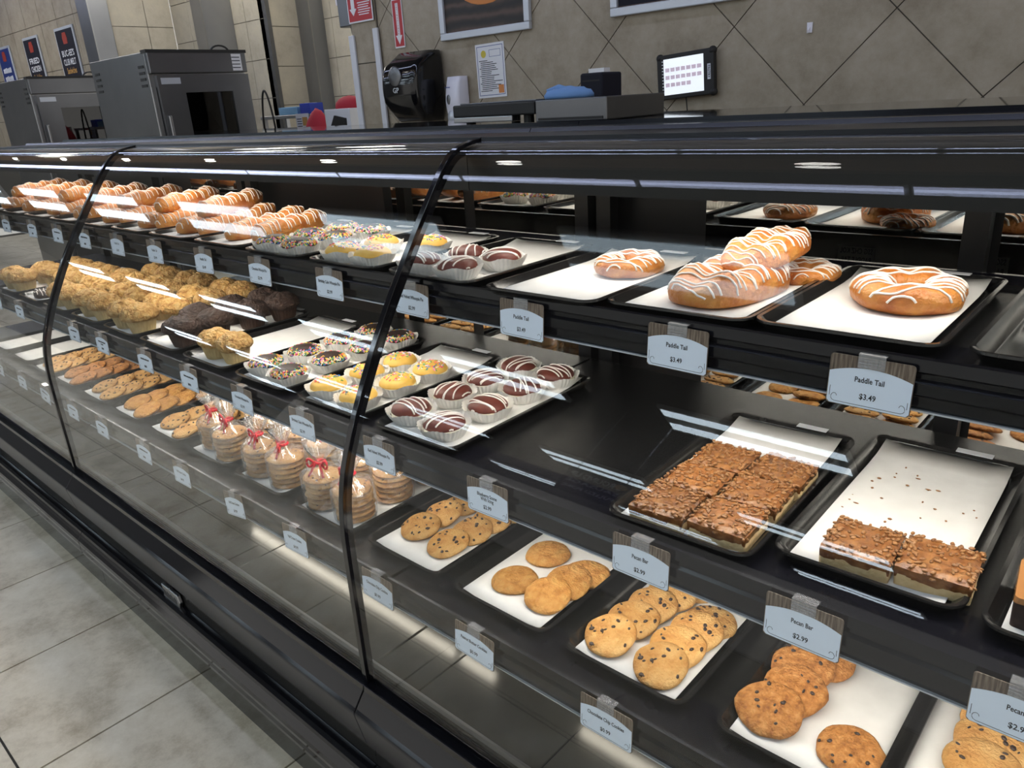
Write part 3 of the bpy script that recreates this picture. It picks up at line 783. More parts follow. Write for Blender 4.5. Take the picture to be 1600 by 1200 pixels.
def mk_tail(seed, LX, LY, H, name='paddle_tail', nz=11, bend=0., along=False):
    def f():
        t = thing(name, '', 'pastry'); r = random.Random(seed); S = 40; loops = []; lf = lump(seed, 5, .004)
        for q, z in ((.86, 0), (.98, .10), (1.0, .34), (.97, .58), (.88, .80), (.74, .93), (.55, .98), (.33, 1.), (.1, 1.)):
            L = []
            for k in range(S):
                a = 2 * PI * k / S; c_, s_ = math.cos(a), math.sin(a)
                x = LX * q * math.copysign(abs(c_) ** .8, c_); y = LY * q * math.copysign(abs(s_) ** .8, s_)
                rid = .0045 * math.sin(y * 95 + 25 * x) * (z > .5); dent = -.010 * math.exp(-(x / (LX * .28)) ** 2) * (z > .7) * (0 if along else 1)
                L.append((x, y, max(0, H * z + rid + dent + lf(x, y) * (z > .5)) + bend * max(0, y / LY) ** 2))
            loops.append(L)
        g = MB().loft(loops); g.build('dough', 'pastry', t, world=False, smooth=True)
        drizzle(bvh_of(g), zigzag(-LX * 1.05, LX * 1.05, -LY, LY, nz, r, .003), .0016, 5, .0004).build('icing_drizzle', 'icing', t, world=False, smooth=True)
        return t
    return f
RING = Stock([mk_ring(91, .042, .048, .024), mk_ring(92, .044, .050, .025)])
TAIL = Stock([mk_tail(95, .066, .105, .046, nz=19), mk_tail(96, .062, .100, .048, nz=19)])
LONG = Stock([mk_tail(97, .036, .135, .050, 'long_paddle_tail', 17, .035, True), mk_tail(98, .038, .130, .052, 'long_paddle_tail', 16, .02, True), mk_tail(99, .040, .140, .048, 'long_paddle_tail', 17, .0, True)])
def mk_bar(seed):
    def f():
        t = thing('pecan_bar', '', 'pecan bar'); r = random.Random(seed); a = .0445
        MB().loft([rrect(-a, a, -a, a, .004, 0), rrect(-a - .001, a + .001, -a, a + .001, .005, .010), rrect(-a, a, -a, a, .005, .017)]).build('crust', 'bar_crust', t, world=False)
        lf = lump(seed, 6, .0022); n = 14; g = MB(); top = []
        for j in range(n + 1):
            for i in range(n + 1):
                x, y = -a + 2 * a * i / n, -a + 2 * a * j / n; ed = min(i, j, n - i, n - j)
                top.append((x * 1.015 + lf(y * 2, x), y * 1.015 + lf(x, y * 2), .031 + lf(x * 1.6, y * 1.6) - (.0035 if ed == 0 else 0)))
        g.add(top, [(j * (n + 1) + i, j * (n + 1) + i + 1, (j + 1) * (n + 1) + i + 1, (j + 1) * (n + 1) + i) for j in range(n) for i in range(n)])
        rim = [i for i in range(n + 1)] + [j * (n + 1) + n for j in range(1, n + 1)] + [n * (n + 1) + i for i in range(n - 1, -1, -1)] + [j * (n + 1) for j in range(n - 1, 0, -1)]
        g.loft([[(top[i][0] * .985, top[i][1] * .985, .0135 + r.uniform(-.003, .003)) for i in rim], [top[i] for i in rim]], True, False)
        tp = g.build('pecan_topping', 'pecan_top', t, world=False, smooth=True)
        p = MB()
        for _ in range(105):
            x, y = r.uniform(-a, a), r.uniform(-a, a)
            p.blob((x, y, .0315 + lf(x * 1.6, y * 1.6)), (r.uniform(.003, .0058), r.uniform(.002, .0034), .0022), 6, 4, 0, Matrix.Rotation(r.uniform(0, 6), 3, 'Z') @ Matrix.Rotation(r.uniform(-.4, .4), 3, 'X'))
        for _ in range(22):
            sd = r.randrange(4); u = r.uniform(-a, a); z = r.uniform(.021, .030); e = a + .001
            x, y = [(u, -e), (u, e), (-e, u), (e, u)][sd]
            p.blob((x, y, z), (r.uniform(.003, .005), .0022, .002), 6, 4, 0, Matrix.Rotation(r.uniform(0, 6), 3, 'Z'))
        o = p.build('pecan_pieces', 'pecan_nut', t, world=False, smooth=True); o['kind'] = 'stuff'
        return t
    return f
BAR = Stock([mk_bar(s_) for s_ in (101, 102, 103)])
def mk_brownie():
    t = thing('brownie', '', 'brownie'); a = .045
    MB().loft([rrect(-a, a, -a, a, .004, 0), rrect(-a, a, -a, a, .004, .034)]).build('cake', 'choc_cake', t, world=False)
    MB().loft([rrect(-a - .001, a + .001, -a - .001, a + .001, .005, .034), rrect(-a, a, -a, a, .006, .041)]).build('caramel_layer', 'caramel', t, world=False)
    return t
BROW = Stock([mk_brownie])

# ------------------------------------------------------------------ top shelf
fl = .0068
def top_z(): return ZT + fl
tray('top', -.305, .912, 'under the large single paddle tail ring', .01)
RING.place((-.290, 1.135, top_z()), (0, 0, .3), 'large glazed pastry ring with white icing drizzle, alone on its tray', 'pastry rings on the top shelf', 1.08, 1)
tray('top', -.535, .900, 'under the stacked paddle tails', .02)
TAIL.place((-.525, 1.065, top_z()), (0, 0, -.15), 'broad flat paddle tail pastry, lower front one of the stack', 'stacked paddle tails', 1.05, 0)
TAIL.place((-.500, 1.135, top_z() + .044), (math.radians(9), 0, -.25), 'broad paddle tail pastry lying on top of another one', 'stacked paddle tails', .80, 1)
RING.place((-.462, 1.205, top_z()), (0, 0, .2), 'icing drizzled pastry ring behind the stacked paddle tails', 'pastry rings on the top shelf', .78, 0)
tray('top', -.768, .878, 'under the small paddle tail ring beside the red velvet pies', .015)
RING.place((-.748, 1.125, top_z()), (0, 0, .1), 'small glazed pastry ring beside the red velvet pies', 'pastry rings on the top shelf', .92, 0)
tray('top', -.055, .915, 'lying empty beside the large ring', 0, paper=False)
tray('top', -1.035, .885, 'under the top shelf red velvet whoopie pies')
for k, (x, y) in enumerate([(-1.105, .945), (-1.005, .945), (-1.075, 1.040), (-.985, 1.045)]):
    WR.place((x, y, top_z()), (0, 0, k * 1.3), 'red velvet whoopie pie with white drizzle on the top shelf', 'top shelf red velvet whoopie pies', .92)
tray('top', -1.300, .885, 'under the top shelf birthday cake whoopie pies')
for k, (x, y) in enumerate([(-1.355, .945), (-1.255, .945), (-1.350, 1.045), (-1.235, 1.085)]):
    WB.place((x, y, top_z()), (0, 0, k * 2.1), 'yellow birthday cake whoopie pie with sprinkles on the top shelf', 'top shelf birthday cake whoopie pies', .95)
tray('top', -1.565, .885, 'under the top shelf chocolate sprinkle whoopie pies')
for k, (x, y) in enumerate([(-1.620, .940), (-1.515, .940), (-1.620, 1.040), (-1.515, 1.040), (-1.620, 1.140), (-1.510, 1.140)]):
    WC.place((x, y, top_z()), (0, 0, k * 1.7), 'dark chocolate whoopie pie with rainbow sprinkles on the top shelf', 'top shelf chocolate whoopie pies', .95)
for i, x in enumerate([-1.835, -2.105, -2.37, -2.64, -2.905, -3.17, -3.44, -3.71]):
    nm = ['beside the top shelf chocolate whoopie pies', 'second from the top shelf chocolate whoopie pies', 'third from the top shelf chocolate whoopie pies', 'behind the far glass joint on the top shelf'][i] if i < 4 else '%s past the far glass joint' % ['first', 'second', 'third', 'fourth'][i - 4]
    tray('top', x, .892, nm)
    for k, (dx, dy, dz, rz) in enumerate([(-.055, .19, 0, .10), (.048, .20, 0, .06), (-.005, .215, .044, .2)][:3 if i != 0 else 2]):
        LONG.place((x + dx, .892 + dy, top_z() + dz), (0, 0, rz + rnd.uniform(-.06, .06)), 'long iced paddle tail in the tray ' + nm, 'long paddle tails in the tray ' + nm, (.98, .92, .95))

# ------------------------------------------------------------------ middle shelf
def mz(): return ZM + fl
tray('mid', -.233, .852, 'holding only two pecan bars', .012)
for x, y, v in [(-.245, .872, 0), (-.157, .884, 1)]:
    BAR.place((x - .005, y + .045, mz()), (0, 0, .07), 'pecan bar in the tray holding only two', 'two pecan bars', .94, v)
tray('mid', -.470, .806, 'holding six pecan bars', .03)
k = 0
for j in range(3):
    for i in range(2):
        BAR.place((-.508 + i * .0915 + j * .001, .862 + j * .0885 + i * .010, mz()), (0, 0, .06 + rnd.uniform(-.03, .03)), 'pecan bar in the tray holding six', 'six pecan bars', .94, k); k += 1
tray('mid', .012, .845, 'holding a caramel brownie at the case end')
BROW.place((-.035, .925, mz()), (0, 0, .1), 'dark chocolate brownie with caramel top', 'brownies', 1.0)
tray('mid', -1.035, .808, 'under the middle shelf red velvet whoopie pies', .015)
for k, (x, y) in enumerate([(-1.110, .885), (-1.000, .872), (-1.105, .995), (-.993, .985), (-1.105, 1.095), (-.998, 1.095), (-.992, 1.200), (-1.100, 1.200)]):
    WR.place((x, y, mz()), (0, 0, k * 1.1), 'red velvet whoopie pie with white drizzle on the middle shelf', 'middle shelf red velvet whoopie pies')
tray('mid', -1.308, .808, 'under the middle shelf birthday cake whoopie pies')
for k, (x, y) in enumerate([(-1.375, .872), (-1.262, .868), (-1.370, .975), (-1.255, .970), (-1.365, 1.070), (-1.258, 1.070)]):
    WB.place((x, y, mz()), (0, 0, k * 2.3), 'yellow birthday cake whoopie pie with sprinkles on the middle shelf', 'middle shelf birthday cake whoopie pies')
tray('mid', -1.580, .808, 'under the middle shelf chocolate sprinkle whoopie pies')
for k, (x, y) in enumerate([(-1.645, .878), (-1.530, .868), (-1.640, .985), (-1.525, .980), (-1.640, 1.095), (-1.525, 1.090), (-1.630, 1.200), (-1.520, 1.195)]):
    WC.place((x, y, mz()), (0, 0, k * 1.9), 'dark chocolate whoopie pie with rainbow sprinkles on the middle shelf', 'middle shelf chocolate whoopie pies')
tray('mid', -1.850, .806, 'with two crumb muffins at its front')
for k, (x, y) in enumerate([(-1.880, .872), (-1.795, .880)]):
    MCR.place((x, y, mz()), (0, 0, k * 2.), 'crumb muffin, one of two left at the front of a tray', 'two crumb muffins', .84)
tray('mid', -2.118, .806, 'under the dark chocolate muffins')
for k, (x, y) in enumerate([(-2.165, .965), (-2.060, .965), (-2.165, 1.075), (-2.060, 1.080), (-2.165, 1.185), (-2.055, 1.185), (-2.07, .875)]):
    MCH.place((x, y, mz()), (0, 0, k * 1.4), 'dark chocolate muffin in a brown paper cup', 'chocolate muffins on the middle shelf', .93)
for i, x in enumerate([-2.385, -2.655, -2.925, -3.195, -3.465]):
    nm = ['beside the chocolate muffins', 'behind the far glass joint', 'just past the far glass joint', 'second past the far glass joint', 'third past the far glass joint'][i]
    tray('mid', x, .806, 'of crumb muffins ' + nm)
    for j in range(4 if i < 3 else 3):
        for q in range(2):
            if i == 3 and j == 0: continue
            MCR.place((x - .056 + q * .110, .868 + j * .112, mz()), (0, 0, rnd.uniform(0, 6)), 'golden crumb muffin in the tray ' + nm, 'crumb muffins ' + nm, rnd.uniform(.91, .96))

cr = MB(); rc_ = random.Random(8)
for _ in range(26): cr.blob((-.233 + rc_.uniform(-.085, .085), 1.0 + rc_.uniform(0, .22), mz() + .0012), (rc_.uniform(.0012, .0045), rc_.uniform(.001, .003), .0011), 6, 4)
tag(cr.build('pecan_crumbs', 'pecan_nut', None, smooth=True), 'scattered brown pecan crumbs on the paper behind two bars', 'crumbs', kind='stuff')
dk = mk_tail(141, .034, .052, .034, 'chocolate_drizzled_bar', 9)(); dk.location = (-3.20, .885, mz()); tag(dk, 'dark chocolate pastry with pale drizzle in front of crumb muffins', 'pastry')
for c_ in dk.children:
    if c_.name.startswith('dough'): c_.data.materials[0] = MATS['choc_cake']
# ------------------------------------------------------------------ bottom shelf
def bz(): return ZB + fl
def shingle(stock, pts, label, group, tilt=12, scale=1.0):
    """each column runs from front to back; the front cookie leans on the one behind it"""
    for col in pts:
        for k, (x, y) in enumerate(col):
            last = k == len(col) - 1
            tl = 0 if last else math.radians(tilt)
            stock.place((x, y + .014 - .004 * k, bz() + (0 if last else .045 * scale * math.sin(tl))), (tl, 0, 0) if last else (tl, rnd.uniform(-.03, .03), 0), label, group, scale)
def bt(x, y=.768, nm=''): return tray('bot', x, y, nm)
bt(-.060, .775, 'of chocolate chip cookies at the case end')
shingle(CHIP, [[(-.075, .905), (-.075, .955), (-.075, 1.005), (-.075, 1.05)]], 'chocolate chip cookie in the tray beyond the oatmeal cookies', 'chocolate chip cookies at the case end')
bt(-.266, .770, 'of oatmeal cookies')
shingle(OATM, [[(-.326, .830), (-.314, .888), (-.322, .943), (-.306, .995), (-.318, 1.045)]], 'brown oatmeal cookie leaning in the shingled row', 'shingled oatmeal cookies', 17)
OATM.place((-.214, .850, bz()), (0, 0, 1.), 'single oatmeal cookie lying flat apart from the others', 'single oatmeal cookie')
bt(-.540, .770, 'of chocolate chip cookies between peanut butter and oatmeal cookies')
shingle(CHIP, [[(-.598, .825), (-.590, .885), (-.585, .940), (-.575, .995), (-.555, 1.05)], [(-.496, .815), (-.497, .872), (-.492, .925), (-.490, .975)]], 'chocolate chip cookie in the tray between peanut butter and oatmeal cookies', 'chocolate chip cookies between peanut butter and oatmeal', 12)
bt(-.803, .770, 'of peanut butter cookies')
shingle(PEAN, [[(-.748, .845), (-.742, .902), (-.738, .955)]], 'peanut butter cookie leaning in a row of three', 'three leaning peanut butter cookies', 12)
for x, y in [(-.840, .970), (-.835, .865)]: PEAN.place((x, y, bz()), (0, 0, x * 9), 'peanut butter cookie lying flat beside the leaning three', 'flat peanut butter cookies')
bt(-1.068, .775, 'of chocolate chip cookies beside the bagged cookies')
shingle(CHIP, [[(-1.115, .865), (-1.115, .935), (-1.118, 1.000)], [(-1.020, .855), (-1.012, .922), (-1.010, .980), (-1.008, 1.045)]], 'chocolate chip cookie in the tray beside the bagged cookies', 'chocolate chip cookies beside the bags', 12)
# bagged stacks
def mk_bag(seed):
    def f():
        t = thing('cookie_bag', '', 'bag'); r = random.Random(seed); S = 36; loops = []; ph = [r.uniform(0, 6) for _ in range(5)]
        lx, ly = r.uniform(-.008, .008), r.uniform(-.004, .010)
        for z, R, am in ((.001, .044, .02), (.004, .0480, .02), (.03, .0495, .03), (.060, .0495, .03), (.079, .048, .05), (.088, .040, .09), (.096, .024, .18), (.103, .011, .25), (.110, .0085, .28), (.119, .014, .28), (.132, .024, .30), (.146, .032, .32), (.158, .036, .34)):
            f_ = max(0, (z - .08) / .07); L = []
            for k in range(S):
                a = 2 * PI * k / S
                w_ = 1 + am * (.5 * math.sin(5 * a + ph[0]) + .6 * math.sin(9 * a + ph[1] + z * 30) + .5 * math.sin(13 * a + ph[2]))
                L.append((R * w_ * math.cos(a) + lx * f_, R * w_ * math.sin(a) * (1 if f_ < .5 else .75) + ly * f_, z + (.008 * math.sin(3 * a + ph[3]) if z > .15 else 0)))
            loops.append(L)
        MB().loft(loops, True, False).build('film', 'film', t, world=False, smooth=True)
        g = MB(); c0 = Vector((lx * .4, ly * .4, .107))
        ringp = [c0 + Vector((.0105 * math.cos(2 * PI * k / 16), .0105 * math.sin(2 * PI * k / 16), 0)) for k in range(17)]; g.tube(ringp, .0035, 6)
        for s_ in (-1, 1):
            lp = [c0 + Vector((s_ * (.010 + .018 * math.sin(PI * k / 9)), -.010 - .004 * math.sin(PI * k / 9), .010 * math.sin(2 * PI * k / 9))) for k in range(10)]; g.tube(lp, .0030, 5)
            tl_ = [c0 + Vector((s_ * (.006 + .014 * k / 6), -.011 - .012 * k / 6, -.002 - .026 * k / 6)) for k in range(7)]; g.tube(tl_, .0032, 5)
        g.build('ribbon', 'ribbon_red', t, world=False, smooth=True)
        return t
    return f
BAG = Stock([mk_bag(s_) for s_ in (111, 112, 113)])
bt(-1.335, .768, 'of bagged cookies next to the near glass joint'); bt(-1.605, .768, 'of bagged cookies in the middle of the bags'); bt(-1.868, .768, 'of bagged cookies beside loose chocolate chip cookies')
bags = [(-1.285, .835), (-1.392, .830), (-1.285, .945), (-1.392, .940), (-1.275, 1.06), (-1.392, 1.05), (-1.552, .835), (-1.660, .830), (-1.552, .945), (-1.660, .945), (-1.600, 1.06), (-1.815, .830), (-1.918, .845), (-1.815, .945)]
for k, (x, y) in enumerate(bags):
    front = y < .86
    nm = ('in the front bag row' if front else 'in the rear bag rows') + (' beside the loose cookies' if x < -1.7 else (' by the near glass joint' if x > -1.45 else ', middle tray'))
    for j in range(6):
        BAGC.place((x + rnd.uniform(-.0015, .0015), y + rnd.uniform(-.0015, .0015), bz() + .003 + j * .0128), (0, 0, rnd.uniform(0, 6)), 'cookie inside a clear bag ' + nm, 'cookies in bags ' + nm)
    BAG.place((x, y, bz()), (0, 0, rnd.uniform(-.5, .5)), 'clear ribbon-tied bag of cookies ' + nm, 'bagged cookies ' + nm, 1.0)
for i, (x, stock, rowsn) in enumerate([(-2.125, CHIP, 4), (-2.390, OATM, 5), (-2.655, CHIP, 5), (-2.915, OATM, 4), (-3.145, CHIP, 5)]):
    nm = ['beside the bagged cookies', 'of pale cookies beside the loose chip cookies', 'of chip cookies at the far glass joint', 'of oatmeal cookies past the far glass joint', 'of chip cookies past the far glass joint'][i]
    if i == 1: stock = PEAN
    bt(x, .765, nm)
    cols = [[(x - .052 + c * .1, .825 + j * .062 - c * .012) for j in range(rowsn)] for c in range(2)]
    shingle(stock, cols, 'cookie in a two-column shingled tray ' + nm, 'shingled cookies ' + nm, 12, 1.0)
bt(-3.41, .768, 'lined with paper but empty past the cookies'); bt(-3.675, .768, 'lined with paper but empty, second past the cookies')
# shelf labels facing the mirror on the rear edge of the top shelf
plain('label_grey', (.30, .30, .28), .6)
for x, lb in ((-.513, 'grey shelf label behind the stacked paddle tails, mirrored in the rear door'), (-.283, 'grey shelf label behind the large ring, mirrored in the rear door'), (-1.03, 'grey shelf label behind the red velvet pies, mirrored in the rear door')):
    t = thing('shelf_label', lb, 'label', (x, 1.3455, 1.166), (0, 0, PI))
    MB().box(-.036, .036, -.001, 0, -.018, .018).build('strip', 'label_grey', t, world=False)
    lettering('SSG CHZ KOL', 'ink', t, (0, -.0013, .009), .064, .011); lettering('PADDLE TAIL', 'ink', t, (0, -.0013, -.009), .060, .011)
#BACKGROUND
# ================================================================== STAFF SIDE
WY = 3.098
def framed(name, x0, x1, z0, z1, label, art):
    t = thing(name, label, 'picture', ((x0 + x1) / 2, WY, z0)); w = (x1 - x0) / 2; h = z1 - z0; f = .035
    for (a, b, c, d) in ((-w, w, 0, f), (-w, w, h - f, h), (-w, -w + f, f, h - f), (w - f, w, f, h - f)):
        MB().box(a, b, -.024, 0, c, d).build('frame_rail', 'frame_silver', t, world=False, bevel=.004)
    MB().box(-w + f, w - f, -.010, 0, f, h - f).build('print', 'art_wood', t, world=False)
    art(t, w, h); return t
m_, nt_, b_ = nodes_of('art_wood'); setp(b_, None, .5)
wv_ = tex(nt_, 'ShaderNodeTexWave', 5, 4.); wv_.inputs['Distortion'].default_value = 4.0; wv_.bands_direction = 'Z'
r_ = ramp(nt_, wv_.outputs['Fac'], [(0, (.006, .005, .005)), (.6, (.030, .018, .014)), (1, (.075, .045, .035))]); nt_.links.new(r_.outputs['Color'], b_.inputs['Base Color'])
def art1(t, w, h): MB().blob((.02, -.0105, .255), (.20, .003, .112), 28, 12).build('printed_bowl', 'orange_print', t, world=False, smooth=True)
def art2(t, w, h): MB().box(-w + .04, w - .04, -.0108, -.0098, .04, h - .04).build('dark_print', 'poster_dark', t, world=False)
framed('framed_picture', -3.252, -2.620, 1.824, 2.40, 'silver framed food picture hanging above the posted notice', art1)
framed('framed_picture', -2.146, -1.500, 1.824, 2.40, 'silver framed dark picture hanging above the wall tablet', art2)
# posted notice
t = thing('notice_sheet', 'white notice sheet with blue border posted on the tiled wall', 'notice', (-2.914, WY - .001, 1.656), (0, math.radians(-1), 0)); w, h = .102, .131
MB().box(-w, w, -.001, 0, -h, h).build('sheet', 'white_sign', t, world=False)
g = MB()
for a, b, c, d in ((-w + .010, w - .010, h - .014, h - .011), (-w + .010, w - .010, -h + .011, -h + .014), (-w + .010, -w + .013, -h + .011, h - .011), (w - .013, w - .010, -h + .011, h - .011)): g.box(a, b, -.0016, -.001, c, d)
for a, b, c, d in ((-.005, .075, .098, .1), (-.005, .075, .066, .068), (-.005, -.003, .066, .1), (.073, .075, .066, .1)): g.box(a, b, -.0016, -.001, c, d)
g.build('printed_border', 'blue_print', t, world=False)
e_ = MB().lathe([(.018, -.0005), (.018, .0006)], 16).build('printed_emblem', 'yellow_print', t, world=False); e_.rotation_euler = (PI / 2, 0, 0); e_.location = (-.045, -.0012, .082)
g = MB(); r = random.Random(3)
for k in range(17):
    z = .048 - k * .0092; a = -.070 if k % 4 else -.080
    g.box(a, a + (.06 if k == 0 else r.uniform(.07, .15)), -.0016, -.001, z, z + .0035)
g.build('printed_lines', 'ink', t, world=False)
MB().box(.048, .085, -.0017, -.001, -.112, -.072).build('orange_print_block', 'orange_print', t, world=False)
# fire extinguisher arrow sign
t = thing('extinguisher_sign', 'narrow red and white fire extinguisher arrow sign', 'sign', (-3.610, WY - .001, 1.823)); w = .043; H = .33
MB().box(-w, w, -.002, 0, 0, H).build('panel', 'white_sign', t, world=False)
MB().box(-w + .006, w - .006, -.003, -.0018, .008, .245).build('red_field', 'red_sign', t, world=False)
MB().prism([(-.011, .23), (-.011, .065), (-.027, .065), (0, .018), (.027, .065), (.011, .065), (.011, .23)], -.0042, -.0028, 'y').build('arrow', 'white_sign', t, world=False)
lettering('FIRE', 'red_sign', t, (0, -.0026, .275), .066, .030)
for k, ch in enumerate('EXTINGUISHER'): lettering(ch, 'red_sign', t, (0, -.0048, .222 - k * .0135), None, .0098)
# red precaution sign on the pillar
t = thing('precaution_sign', 'red precaution sign with a white arrow on the tiled pillar', 'sign', (-3.918, 3.079, 1.988)); w = .116
MB().box(-w, w, -.003, 0, 0, .30).build('panel', 'white_sign', t, world=False)
MB().box(-w + .008, w - .008, -.004, -.0028, .008, .292).build('red_field', 'red_sign', t, world=False)
MB().prism([(-.078, .26), (-.078, .075), (-.095, .075), (-.062, .038), (-.029, .075), (-.046, .075), (-.046, .26)][::1], -.0052, -.0038, 'y').build('arrow', 'white_sign', t, world=False)
lettering('PRECAUCION', 'white_sign', t, (.040, -.0046, .128), .118, .022)
g = MB()
for k in range(6): g.box(-.018 + (k % 2) * .006, .098 - (k % 3) * .008, -.0046, -.0038, .100 - k * .0125, .105 - k * .0125)
for k in range(3): g.box(-.014, .094 - k * .01, -.0046, -.0038, .158 + k * .0135, .163 + k * .0135)
g.build('small_print', 'white_sign', t, world=False)
# paper towel dispenser
t = thing('towel_dispenser', 'large black paper towel dispenser on the tiled wall', 'paper towel dispenser', (-3.400, WY, 1.425))
secs = []
for v in [k / 10 for k in range(11)]:
    z = .36 * v; d = .205 + .035 * math.sin(PI * min(1, v * 1.05)) - (.10 * max(0, v - .78) / .22) ** 1 - .05 * max(0, .25 - v) / .25; w = .142 - .025 * max(0, .3 - v) / .3 - .012 * max(0, v - .85) / .15
    secs.append(rrect(-w, w, -d, 0, .035, z, 4))
MB().loft(secs).build('cover', 'black_plastic', t, world=False, smooth=True, bevel=0)
MB().lathe([(.050, -.003), (.054, 0), (.046, .004), (.02, .005)], 24).build('window', 'steel_dark', t, world=False, smooth=True); e_ = bpy.data.objects['window']; e_.rotation_euler = (PI / 2, 0, 0); e_.location = (-.01, -.236, .235)
lettering('GP', 'frame_silver', t, (-.005, -.2440, .165), .05, .026)
# soap dispenser
t = thing('soap_dispenser', 'white wall soap dispenser beside the black towel dispenser', 'soap dispenser', (-3.130, WY, 1.392))
secs = [rrect(-.052 + .004 * abs(v - .5), .052 - .004 * abs(v - .5), -(.075 + .025 * math.sin(PI * v)), 0, .02, .25 * v, 4) for v in [k / 8 for k in range(9)]]
MB().loft(secs).build('housing', 'white_plastic', t, world=False, smooth=True)
MB().blob((-.018, -.098, .135), (.016, .004, .026), 14, 8).build('level_window', 'steel_dark', t, world=False, smooth=True)
MB().blob((-.012, -.094, .045), (.026, .012, .036), 14, 8).build('push_pad', 'frame_silver', t, world=False, smooth=True)
MB().box(-.038, -.002, -.1005, -.098, .195, .199).build('printed_mark', 'blue_print', t, world=False)
# tablet
t = thing('wall_tablet', 'rugged black tablet with a lit order screen on the wall', 'tablet', (-1.752, WY - .030, 1.562), (0, math.radians(-3.5), 0)); w, h = .134, .090
pts = rrect(-w, w, -h, h, .016, 0, 4)
MB().prism([(p[0], p[1]) for p in pts], -.014, .014, 'y').build('rugged_case', 'rubber', t, world=False, bevel=.004)
for sx in (-1, 1):
    for sz in (-1, 1): MB().blob((sx * (w - .010), 0, sz * (h - .010)), (.017, .019, .017), 10, 6).build('corner_bumper', 'rubber', t, world=False, smooth=True)
emit('screen', (.80, .88, .95), .42)
MB().box(-.100, .088, -.0162, -.0135, -.072, .072).build('screen', 'screen', t, world=False)
plain('screen_cell', (.62, .52, .60), .5); MATS['screen_cell'].node_tree.nodes['Principled BSDF'].inputs['Emission Color'].default_value = (.62, .50, .60, 1); MATS['screen_cell'].node_tree.nodes['Principled BSDF'].inputs['Emission Strength'].default_value = .22
for row in range(3):
    for c in range(7 if row < 2 else 5):
        MB().box(-.092 + c * .0252, -.072 + c * .0252, -.0172, -.0160, .020 - row * .030, .036 - row * .030).build('screen_button', 'screen_cell', t, world=False)
g = MB()
for k in range(11): g.box(-.108, -.103, -.0168, -.0140, .062 - k * .0125, .066 - k * .0125)
g.build('screen_icons', 'white_sign', t, world=False)
MB().box(.106, .120, -.0165, -.0138, -.030, .030).build('name_sticker', 'card_white', t, world=False)
lettering('PASTRY', 'ink', t, (.113, -.0168, 0), .050, .010, (PI / 2, PI / 2, 0))
MB().box(-.05, .05, .012, .030, -.04, .04).build('wall_mount', 'rubber', t, world=False)
MB().tube([(-.005, .0, -.088), (-.004, .004, -.14), (-.004, .014, -.30)], .0028, 6).build('cable', 'rubber', t, world=False)
# little wall hook
t = thing('wall_hook', 'tiny white adhesive hook stuck on the tiled wall', 'hook', (-1.249, WY, 1.695))
MB().loft([rrect(-.010, .010, -.004, 0, .0015, -.018, 2), rrect(-.011, .011, -.005, 0, .0015, .018, 2)]).build('pad', 'white_plastic', t, world=False)
MB().tube([(0, -.004, 0), (0, -.012, -.012), (0, -.018, -.016), (0, -.020, -.008)], .003, 6).build('hook', 'white_plastic', t, world=False)
# scale, steel box, cloth, label printer on the service ledge
LZ = 1.4455
t = thing('counter_scale', 'low black counter scale with a steel edge on the ledge', 'scale', (-1.475, 1.56, LZ))
MB().box(-.150, .150, 0, .26, .020, .052).build('body', 'rubber', t, world=False, bevel=.004); MB().box(-.145, .075, -.004, .02, .006, .020).build('steel_edge', 'steel', t, world=False, bevel=.002)
MB().box(-.14, .14, .02, .24, .052, .056).build('weighing_plate', 'steel_dark', t, world=False, bevel=.002)
for x in (-.11, .105): 
    for y in (.03, .22): MB().lathe([(.014, 0), (.014, .022)], 12, c=(x, y, 0)).build('foot', 'rubber', t, world=False)
t = thing('steel_box', 'flat brushed steel box beside the black counter scale', 'box', (-1.212, 1.56, LZ))
MB().box(-.110, .110, 0, .26, 0, .053).build('shell', 'steel_dark', t, world=False, bevel=.003); MB().box(-.10, .10, -.002, .002, .004, .010).build('seam', 'rubber', t, world=False)
t = thing('blue_cloth', 'crumpled blue cleaning cloth lying on the steel box', 'cloth', (-1.275, 1.64, LZ + .0535))
lf = lump(9, 5, .010); loops = []
for q, z in ((1., 0), (1.02, .008), (.9, .017), (.66, .023), (.35, .026), (.08, .027)):
    loops.append([(.072 * q * math.cos(2 * PI * k / 28) + lf(q, k * .02), .045 * q * math.sin(2 * PI * k / 28), max(0, z + (lf(.1 * math.cos(k * .9), q * .1) if z > .01 else 0))) for k in range(28)])
MB().loft(loops).build('folds', 'cloth_blue', t, world=False, smooth=True)
MB().tube([(-.07 + .012 * k, .01 * math.sin(k), .016 + .010 * math.sin(k * .5)) for k in range(12)], .009, 8).build('rolled_edge', 'cloth_blue', t, world=False, smooth=True)
t = thing('label_printer', 'small dark upright label printer behind the blue cloth', 'printer', (-1.395, 1.90, LZ))
MB().box(-.040, .040, 0, .10, 0, .118).build('body', 'poster_dark', t, world=False, bevel=.006); MB().box(-.030, .025, .03, .06, .118, .130).build('paper', 'white_sign', t, world=False)
MB().box(-.030, .030, -.001, .004, .095, .099).build('slot', 'rubber', t, world=False)
